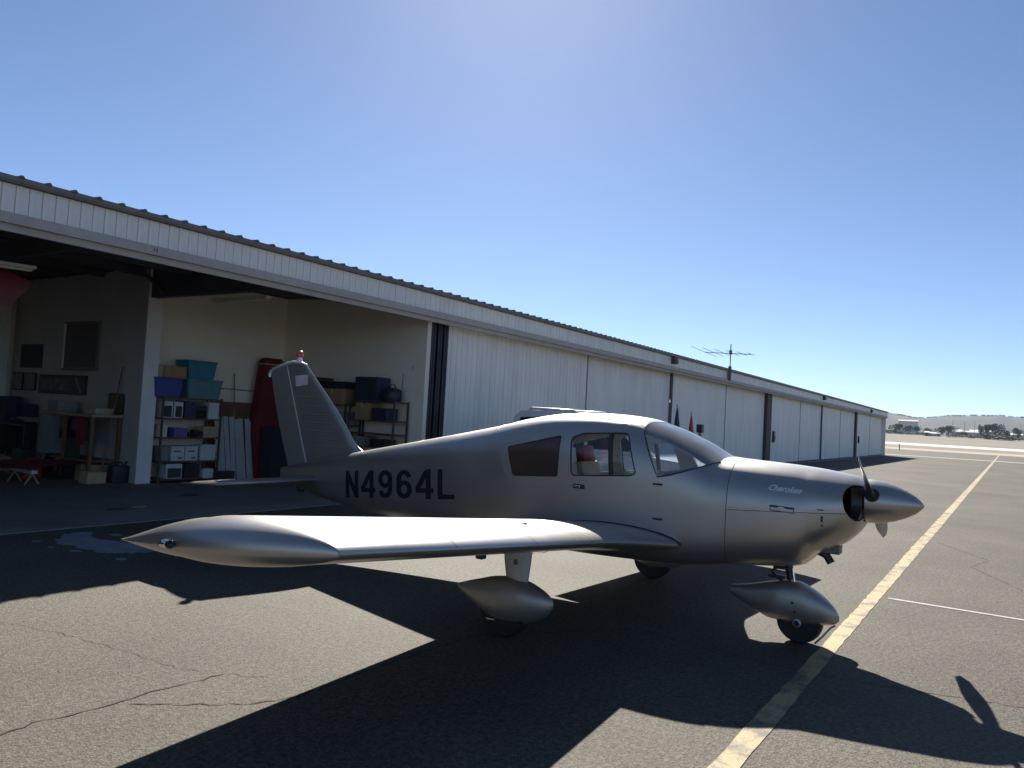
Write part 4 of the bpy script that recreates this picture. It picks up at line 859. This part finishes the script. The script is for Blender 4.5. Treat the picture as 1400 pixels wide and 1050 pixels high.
picture('brown notice board on the grey wall near the partition end', 14.82, 15.40, 1.34, 1.76, mat('cork', (.12, .08, .05), .9), 'notice board')
t = thing('workbench', 'cluttered workbench against the grey wall near the partition end', 'workbench', (8.28, 15.85, .014))
MB().box(-.32, .30, -1.05, 1.05, 1.26, 1.31, b=.006).build('top', WOODP, t)
for sx in (-.28, .26):
    for sy in (-1.0, 0, 1.0): MB().box(sx-.03, sx+.03, sy-.03, sy+.03, 0, 1.26).build('leg', WOODB, t)
MB().box(-.30, .28, .55, 1.03, .45, 1.25).build('side_cupboard', GREYP, t)
MB().box(-.29, .27, -.97, .5, .38, .42).build('shelf', WOODB, t)
case2 = thing('television', 'black television under the workbench top', 'television', (8.10, 15.75, .9)); MB().box(-.05, .1, -.42, .42, -.12, .34, b=.02).build('body', DARKB, case2); MB().box(-.056, -.051, -.38, .38, -.08, .30).build('screen', mat('tv screen', (.006, .006, .008), .12), case2); MB().box(-.08, .12, -.12, .12, -.46, -.12).build('stand', DARKB, case2)
mb = MB(); rings = []
for i in range(7):
    z = lerp(1.28, .72, i/6); rings.append([(7.95+.025*math.sin(j*1.7+i*.4)-.012*i*.2, 15.0+.33*j/11, z) for j in range(12)])
vs = [p for r_ in rings for p in r_]; mb.add(vs, [(i*12+j, i*12+j+1, i*12+j+13, i*12+j+12) for i in range(6) for j in range(11)]); tag(mb.build('red_cloth', REDC, None, 60), 'red cloth hanging from the front of the workbench', 'cloth')
carton('cardboard_box', 'pale cardboard box on the floor before the workbench', 8.02, 14.72, .014, .36, .3, .22, CARD2)
mb = MB(); M = Matrix.Translation((8.15, 17.05, .014)) @ Matrix.Rotation(math.radians(16), 4, 'X'); mb.box(-.02, .02, -.06, .06, 0, 1.4, M); tag(mb.build('plank', WOODP), 'pale plank leaning beside the workbench', 'plank')
t = thing('desk', 'low dark desk against the grey wall left of the workbench', 'desk', (8.25, 17.9, .014)); MB().box(-.35, .33, -.6, .6, .95, 1.0).build('top', DARKB, t)
for sy in (-.57, .57): MB().box(-.33, .3, sy-.02, sy+.02, 0, .95).build('side', DARKB, t)
bmx = MB(); rings = []
for i in range(9):
    rings.append([(7.98+.5*j/8, 17.45+.8*i/8, 1.03+.10*abs(math.sin(i*1.3+j*.9))*math.sin(PI*i/8)+.03) for j in range(9)])
vs = [p for r_ in rings for p in r_]; bmx.add(vs, [(i*9+j, i*9+j+1, i*9+j+10, i*9+j+9) for i in range(8) for j in range(8)]); tag(bmx.build('dust_sheet', WHITEB, None, 60), 'crumpled white sheet lying on the dark desk', 'cloth')
carton('cabinet', 'grey low cabinet under the window, left of the dark desk', 8.2, 18.85, .014, .5, .5, .7, GREYP, cat='cabinet', tape=False)
speaker('dark speaker box on the grey cabinet at the left', 8.2, 18.75, .72, .4, .5, .85)
t = thing('tool_chest', 'tool chest with pale slatted drawer fronts at the left edge', 'tool chest', (7.95, 19.25, .014)); MB().box(-.33, .33, -.28, .28, 0, 1.0).build('body', GREYP, t)
for i in range(6): MB().box(-.31, .31, -.305, -.281, .05+.155*i, .05+.155*i+.135, b=.006).build('drawer', mat('drawer pale', (.42, .42, .43), .5), t)
carton('carton', 'white printed carton on top of the tool chest', 8.02, 19.2, 1.014, .42, .34, .24, WHITEB)
speaker('dark box stacked behind the tool chest', 7.6, 19.5, 1.1, .4, .3, .55)

# ------------------------------------------------------------------ outside the hangar: aerial, flags, parked car
t = thing('roof_aerial', 'thin television aerial on a mast above the hangar fascia', 'aerial', (31.9, YF-.12, 3.75))
MB().tube([(0, 0, 0), (0, 0, 1.55)], .022, 8).build('mast', DARKM, t, 60)
MB().box(-.07, .07, -.05, .06, .05, .62, b=.01).build('bracket', BROWNM, t)
MB().box(-.06, .06, -.05, .05, 1.12, 1.30, b=.015).build('rotor_box', DARKM, t)
MB().tube([(-.5, .95, 1.16), (.4, -.75, 1.16)], .016, 6).build('boom', GREYP, t, 60)
for k in range(6):
    u = k/5; c = Vector((lerp(-.5, .4, u), lerp(.95, -.75, u), 1.16)); h = lerp(2.5, .8, u); MB().tube([c-Vector((h, h*.12, .02)), c+Vector((h, h*.12, .05))], .010, 6).build('element', GREYP, t, 60)
def furled(label, x, y, top, m1, m2):
    t = thing('furled_flag', label, 'flag', (x, y, 0)); MB().tube([(0, 0, 0), (0, 0, top)], .016, 8).build('pole', GREYP, t, 60)
    MB().lathe([(.001, top-.02), (.03, top), (.03, top+.03), (.001, top+.06)], (0, 0, 0), 'z', 12).build('finial', WHITEB, t, 50)
    MB().lathe([(.3, 0), (.3, .03), (.05, .06), (.04, .12)], (0, 0, 0), 'z', 20).build('foot', DARKB, t, 40)
    for (z0, z1, r0, r1, m_) in ((top-.75, top-.08, .12, .03, m1), (top-1.3, top-.752, .15, .12, m2)):
        rings = [[((lerp(r0, r1, i/6))*(1+.25*math.sin(5*q+i))*math.cos(q)+.03, lerp(r0, r1, i/6)*.7*(1+.25*math.sin(5*q+i))*math.sin(q), lerp(z0, z1, i/6)) for q in [2*PI*k/20 for k in range(20)]] for i in range(7)]
        MB().loft(rings).build('cloth', m_, t, 60)
furled('furled navy flag on a pole by the hangar doors behind the windshield', 22.9, 8.72, 2.38, NAVY, NAVY)
furled('furled red and white flag on a pole right of the navy one', 24.2, 8.72, 2.17, REDV, WHITEB)
t = thing('short_post', 'short grey post beside the furled red and white flag', 'post', (25.2, 8.75, 0)); MB().tube([(0, 0, 0), (0, 0, 1.8)], .05, 12).build('shaft', GREYP, t, 60); MB().box(-.10, .10, -.1, .1, 1.55, 1.83, b=.02).build('head', DARKM, t)

def build_car():
    t = thing('parked_car', 'white sport utility car parked behind the airplane by the hangar doors', 'car', (14.1, 6.55, 0), math.radians(-90))
    PA = mat('car white paint', (.70, .70, .70), .3, 0, .03, 2, coat=.8); GL = mat('car dark glass', (.012, .013, .015), .08, spec=.6)
    # local x forward (toward -Y in the world), y to the left
    prof = [(-2.3, .42), (-2.32, .75), (-2.25, 1.08), (1.0, 1.06), (1.15, 1.05), (1.9, .98), (2.25, .86), (2.32, .62), (2.28, .38), (1.75, .30), (-1.8, .30)]
    rings = []
    for y, k in ((-.93, .94), (-.95, 1.), (-.90, 1.02), (.90, 1.02), (.95, 1.), (.93, .94)):
        rings.append([(x*(.985 if abs(y) > .92 else 1), y, .68+(z-.68)*k) for x, z in prof])
    MB().loft(rings).build('body', PA, t, 35)
    gh = [(-2.22, 1.075), (-2.03, 1.66), (-1.9, 1.75), (-.9, 1.78), (-.1, 1.72), (.42, 1.62), (1.12, 1.065)]
    rings = [[(x, y*(1-.16*max(0, z-1.07)/.7), z) for x, z in gh] for y in (-.88, -.84, .84, .88)]
    top = MB().loft(rings).build('cabin', PA, t, 30)
    for sd in (1, -1):
        for q in ([(-2.0, 1.12), (-1.88, 1.62), (-1.25, 1.66), (-1.25, 1.12)], [(-1.17, 1.12), (-1.17, 1.67), (-.35, 1.655), (-.35, 1.12)], [(-.27, 1.12), (-.27, 1.65), (.22, 1.58), (.82, 1.12)]):
            MB().loft([[(x, sd*(.888*(1-.16*max(0, z-1.07)/.7)+o), z) for x, z in q] for o in (-.01, .006)]).build('side_window', GL, top)
        for x in (-1.45, 1.45):
            wl = MB().lathe([(.2, -.11), (.33, -.115), (.36, -.08), (.36, .08), (.33, .115), (.2, .11)], (x, sd*.86, .36), 'y', 32).build('wheel', RUBBER, t, 40)
            MB().lathe([(.03, -.118), (.22, -.108), (.23, 0), (.22, .108), (.03, .118)], (x, sd*.86, .36), 'y', 20).build('rim', CHROME, wl, 40)
        MB().tube([(-1.75, sd*.68, 1.75), (-1.7, sd*.68, 1.80), (-.7, sd*.68, 1.79), (-.6, sd*.68, 1.74)], .03, 8).build('roof_rail', PA, top, 60)
        MB().box(2.2, 2.31, sd*.6, sd*.88, .74, .88, b=.02).build('headlight', CHROME, t)
        MB().box(-2.31, -2.22, sd*.72, sd*.9, .85, 1.15, b=.02).build('tail_light', REDV, t)
        MB().box(.72, .86, sd*.93, sd*1.1, 1.08, 1.22, b=.03).build('mirror', PA, t)
        for x in (-.3,): MB().box(x-.1, x+.1, sd*.951, sd*.975, .93, .96, b=.008).build('door_handle', CHROME, t)
    MB().loft([[(-2.19+o, -.66, 1.16), (-2.19+o, .66, 1.16), (-2.035+o, .60, 1.62), (-2.035+o, -.60, 1.62)] for o in (-.012, .01)]).build('rear_window', GL, top)
    MB().loft([[(1.06+o, -.74, 1.12), (1.06+o, .74, 1.12), (.47+o, .64, 1.58), (.47+o, -.64, 1.58)] for o in (-.008, .012)]).build('windshield', GL, top)
    MB().box(2.28, 2.335, -.5, .5, .55, .72, b=.015).build('grille', BLACK, t)
    MB().box(-2.345, -2.3, -.9, .9, .42, .6, b=.015).build('bumper', DARKB, t)
build_car(); bpy.data.objects['parked_car'].scale = (1, 1, 1.07)

# ------------------------------------------------------------------ the far side of the airfield: verge signs, trees, low buildings, hills
LEAF = [mat('leaf %d' % i, c, .8, 0, .35, .6) for i, c in enumerate([(.055, .07, .035), (.045, .06, .032), (.075, .08, .045)])]
BARK = mat('bark', (.09, .07, .05), .9)
def crown_mesh(seed, n, rx, rz, lobes):
    rd = random.Random(seed); cs = [(rd.uniform(-.6, .6)*rx, rd.uniform(-.6, .6)*rx, rd.uniform(-.35, .55)*rz, rd.uniform(.35, .62)) for _ in range(lobes)]; mb = MB()
    for _ in range(n):
        c = rd.choice(cs); v = Vector((rd.gauss(0, 1), rd.gauss(0, 1), rd.gauss(0, 1))).normalized()*rd.uniform(.55, 1.05)**.6*c[3]
        p = Vector((c[0]+v.x*rx, c[1]+v.y*rx, c[2]+v.z*rz)); s_ = rd.uniform(.25, .55)*rx*.22
        a = Vector((rd.gauss(0, 1), rd.gauss(0, 1), rd.gauss(0, 1))).normalized(); b = a.orthogonal().normalized(); c2 = a.cross(b)
        mb.add([p+b*s_, p+c2*s_*.7, p-b*s_, p-c2*s_*.7], [(0, 1, 2, 3)])
    return mb
CR = [crown_mesh(i, 700, 1., .8, 7).mesh('crown', LEAF[i % 3]) for i in range(4)]
TR = []
for i in range(2):
    mb = MB(); mb.tube([(0, 0, 0), (.02, .01, .25), (-.01, .02, .55), (.03, 0, .8)], [.05, .04, .03, .012], 8)
    for k in range(5): a_ = k*1.3+i; mb.tube([(0, 0, .3+.07*k), (.22*math.cos(a_), .22*math.sin(a_), .5+.07*k)], [.02, .008], 5)
    TR.append(mb.mesh('trunk', BARK))
def dirv(px):   # bearing seen at picture column px on the horizon (setting-out aid only)
    d = r2*((px-700)/F_PX)-u2*((598.4+(px-1210)*.0553-525)/F_PX)+fwd; return Vector((d.x, d.y, 0)).normalized()
tn = [0]
def tree(px, dist, h, wid, v, label, sink=0.):
    p = dirv(px)*dist; t = thing('tree', label, 'tree', (p.x, p.y, land_z(min(dist, 1000))-.3-sink), (px*7) % 6.28, 'trees beyond the runway')
    c = link('crown', CR[v % 4], t); c.location = (0, 0, h*.54); c.scale = (wid/2/1.0, wid/2/1.0, h*.56); k = link('trunk', TR[v % 2], t); k.scale = (h*.9, h*.9, h*.85)
tree(1349, 880, 15, 11, 0, 'tallest dark spreading tree at the right of the far tree line')
tree(1361, 885, 16, 14, 1, 'broad dark tree touching the tallest one on the far tree line')
tree(1374, 890, 11, 9, 2, 'lower round tree right of the broad dark pair far off')
tree(1392, 870, 12.5, 10, 3, 'single round dark tree at the right edge of the far tree line')
tree(1341, 900, 14, 7, 3, 'slim dark tree just left of the tallest far tree')
tree(1285, 860, 10.5, 11, 1, 'dark round tree left of the white far buildings')
tree(1296, 865, 12, 13, 0, 'wide dark tree in the middle of the far tree line')
tree(1268, 870, 9, 10, 2, 'small tree left of the wide dark one far off')
tree(1240, 900, 10, 11, 3, 'small grey tree in front of the left far hill')
tree(1224, 920, 12, 14, 1, 'grey tree nearest the hangar corner on the far tree line')
tree(1316, 930, 7, 12, 2, 'low bush between the white far buildings')
tree(1252, 930, 10, 9, 0, 'thin grey tree second from the hangar corner far off')
for i, (px, di, h, wd) in enumerate([(1262, 840, 4, 18), (1345, 820, 5.5, 26), (1330, 830, 4, 20), (1385, 800, 4.5, 30), (1305, 845, 3.2, 24), (1235, 880, 4, 26), (1365, 810, 4, 22), (1215, 870, 5, 20)]):
    p = dirv(px)*di; t = thing('shrub', ['low shrub clump far left of the white shed', 'dark shrub clump below the tallest far tree', 'low shrub clump before the white far buildings', 'low shrub clump at the right edge of the field', 'flat shrub clump right of the wide far tree', 'grey shrub clump below the left far hill', 'low shrub clump under the broad far tree', 'shrub clump beside the far hangar corner'][i], 'shrub', (p.x, p.y, land_z(di)-.3), i*1.1, 'shrubs along the far field edge')
    c = link('crown', CR[i % 4], t); c.location = (0, 0, h*.45); c.scale = (wd/2, wd/2, h*.6); MB().tube([(0, 0, 0), (0, 0, h*.5)], .2, 6).build('stem', BARK, t)
BW = mat('far white wall', (.62, .60, .57), .8); BR = mat('far pale roof', (.5, .48, .46), .7); BG = mat('far window dark', (.05, .05, .06), .3)
def shed(px, di, w_, h_, label, m=BW):
    p = dirv(px)*di; ang = math.atan2(p.y, p.x)+PI/2; t = thing('far_building', label, 'building', (p.x, p.y, land_z(min(di, 1000))-.2), ang, 'low buildings beyond the runway')
    MB().box(-w_/2, w_/2, -6, 6, 0, h_).build('wall', m, t); MB().prism([(-6.4, h_), (6.4, h_), (0, h_+1.4)], -w_/2-.3, w_/2+.3, 'x').build('roof', BR, t)
    n = max(2, int(w_/6))
    for k in range(n): x_ = lerp(-w_/2+2, w_/2-2, k/(n-1)); MB().box(x_-1, x_+1, 6.0, 6.1, 1, 2.6).build('window', BG, t); MB().box(x_-1, x_+1, -6.1, -6.0, 1, 2.6).build('window', BG, t)
shed(1318, 950, 34, 5.5, 'long low white building in the middle of the far tree line')
shed(1306, 960, 12, 6.5, 'pale gabled shed left of the long white far building')
shed(1267, 850, 4, 3.5, 'tiny white hut at the field edge far off')
shed(1277, 860, 11, 2.8, 'low pale wall-like shed beside the tiny hut')
shed(1343, 960, 24, 7.0, 'pale building half hidden by the tallest far tree')
shed(1380, 950, 26, 5.0, 'pale low building at the right behind the round tree')
shed(1241, 1100, 22, 17., 'pale block on the slope near the hangar corner')
rp_ = random.Random(4)
for i, px in enumerate((1302, 1318, 1332, 1371, 1395)):
    p = dirv(px)*900; t = thing('far_pole', ['pale pole left of the long white building', 'pale pole above the long white building', 'pale pole left of the tallest far tree', 'pale pole right of the broad far tree', 'pale pole at the right edge of the far tree line'][i], 'pole', (p.x, p.y, land_z(900)-.2)); MB().tube([(0, 0, 0), (0, 0, 17)], [.22, .12], 6).build('shaft', GREYP, t); MB().box(-.8, .8, -.1, .1, 16.2, 16.5).build('crossarm', GREYP, t)
p = dirv(1230)*128; t = thing('airfield_marker', 'tiny upright marker on the verge beyond the hangar', 'marker', (p.x, p.y, -.02)); MB().box(-.06, .06, -.06, .06, 0, .75).build('stake', DARKM, t); MB().box(-.25, .25, -.03, .03, .75, 1.0).build('plate', REDV, t)
# hills
def hill(name, dist, hfun, m, depth, a0, a1, n):
    mb = MB(); rows = []; pr = (0, .25, .5, .75, 1., 1.3)
    for j, q in enumerate(pr):
        row = []
        for i in range(n+1):
            a = lerp(a0, a1, i/n); h = hfun(a); k = math.sin(min(1, q)*PI/2)**1.3; rr = dist+depth*q
            nz = 1+.04*math.sin(a*90+q*9)+.03*math.sin(a*210-q*17)-.06*(q > .6)
            row.append((rr*math.cos(a), rr*math.sin(a), 7.+h*k*(nz if 0 < q < 1 else 1)-(h*.6 if q > 1 else 0)))
        rows.append(row)
    v_ = [p for r_ in rows for p in r_]; mb.add(v_, [(j*(n+1)+i, j*(n+1)+i+1, (j+1)*(n+1)+i+1, (j+1)*(n+1)+i) for j in range(len(pr)-1) for i in range(n)])
    return structure(mb.build(name, m, None, 80))
HILLM = mat('scrub hillside', (.016, .020, .014), .95, 0, .2, .012, col2=(.034, .034, .022))
def h1(a): return 87+9*math.exp(-((a-.155)/.03)**2)-16*math.exp(-((a-.085)/.022)**2)+1.5*math.sin(a*23+2)+1.5*math.sin(a*97)+.9*math.sin(a*260)
hill('hills', 2400, h1, HILLM, 700, -1.3, 2.6, 2000)['label'] = 'low scrubby hills along the horizon'
# scattered trees on the hills' skyline and slope read as one mass
mb = MB(); rd = random.Random(9)
cv, cf = [], []
for i in range(1500):
    a = rd.uniform(-.3, .5); q = rd.uniform(.93, 1.0); rr = 2400+700*q; z = 7+h1(a)*math.sin(q*PI/2)**1.3; s_ = rd.uniform(1.2, 3.4)
    c = Vector((rr*math.cos(a), rr*math.sin(a), z+s_*.5))
    for k in range(7):
        v = Vector((rd.gauss(0, 1), rd.gauss(0, 1), rd.gauss(0, .8))).normalized()*s_*.6; b = v.orthogonal().normalized()*s_*.6; d = v.normalized().cross(b)
        mb.add([c+v+b, c+v+d, c+v-b, c+v-d], [(0, 1, 2, 3)])
tag(mb.build('hillside_trees', LEAF[0]), 'scattered dark trees covering the far hillside', 'trees', kind='stuff')
# ------------------------------------------------------------------ haze in the air
hz = MB().box(-3600, 3600, -3600, 3600, -1.2, 128).build('haze', None)
hm = bpy.data.materials.new('haze air'); hm.use_nodes = True; hn = hm.node_tree; hn.nodes.remove(hn.nodes['Principled BSDF']); pv = hn.nodes.new('ShaderNodeVolumePrincipled')
pv.inputs['Color'].default_value = (.62, .78, 1, 1); pv.inputs['Density'].default_value = .000065; pv.inputs['Anisotropy'].default_value = 0.
hn.links.new(pv.outputs[0], hn.nodes['Material Output'].inputs['Volume']); hz.data.materials.clear(); hz.data.materials.append(hm); tag(hz, 'thin pale haze in the distance', None, None, 'stuff')

# ------------------------------------------------------------------ a little more clutter in the left bay
for (nm, lb, x, y, z, w_, d_, h_, m_, ct) in [
    ('carton', 'brown carton under the workbench shelf, nearest the partition end', 8.2, 15.1, .014, .4, .5, .33, CARD, 'box'),
    ('carton', 'dark carton under the workbench, left of the brown one', 8.2, 15.75, .014, .42, .55, .34, DARKB, 'box'),
    ('carton', 'grey carton on the workbench top near its left end', 8.25, 16.5, 1.325, .4, .4, .22, GREYP, 'box'),
    ('carton', 'flat brown carton on the workbench top near the broom', 8.3, 15.2, 1.325, .36, .4, .12, CARD2, 'box'),
    ('carton', 'dark crate on the floor between the desk and the workbench', 7.95, 17.2, .014, .4, .4, .5, DARKB, 'crate'),
    ('carton', 'pale carton on the floor before the dark desk', 7.7, 17.9, .014, .45, .5, .3, CARD2, 'box'),
    ('carton', 'navy crate on top of the dark desk against the wall', 8.4, 18.3, 1.014, .25, .35, .4, NAVY, 'crate'),
    ('carton', 'small grey box on the dark desk before the wall', 8.4, 17.3, 1.014, .22, .25, .26, GREYP, 'box')]:
    carton(nm, lb, x, y, z, w_, d_, h_, m_, cat=ct, tape=m_ in (CARD, CARD2))
def fuel_can(label, x, y, m):
    t = thing('fuel_can', label, 'fuel can', (x, y, .014)); MB().box(-.17, .17, -.1, .1, 0, .34, b=.03).build('body', m, t, 50); MB().tube([(-.09, 0, .335), (-.08, 0, .40), (.06, 0, .40), (.07, 0, .335)], .014, 6).build('handle', m, t, 60); MB().tube([(.12, 0, .335), (.15, 0, .42)], .022, 8).build('spout', DARKB, t, 60)
fuel_can('red fuel can on the floor left of the pale cardboard box', 7.45, 15.9, REDV)
fuel_can('dark fuel can standing beside the partition end', 8.42, 14.55, DARKB)
t = thing('folding_chair', 'dark folding chair standing before the desk in the left bay', 'chair', (7.3, 17.2, .014), .6)
MB().box(-.22, .22, -.22, .22, .43, .46, b=.01).build('seat', DARKB, t); MB().box(-.22, .22, .2, .23, .62, .9, b=.01).build('backrest', DARKB, t)
for sx in (-.2, .2):
    MB().tube([(sx, -.24, 0), (sx, .22, .9)], .012, 6).build('leg', GREYP, t, 60); MB().tube([(sx*.9, .26, 0), (sx*.9, -.18, .44)], .012, 6).build('leg', GREYP, t, 60)

carton('trunk', 'black trunk standing on end before the red canvas cover', 11.62, 13.86, .014, .5, .36, 1.2, DARKB, cat='trunk', tape=False)
carton('trunk', 'dark case on the floor right of the black trunk', 12.05, 13.8, .014, .34, .4, .8, NAVY, cat='case', tape=False)
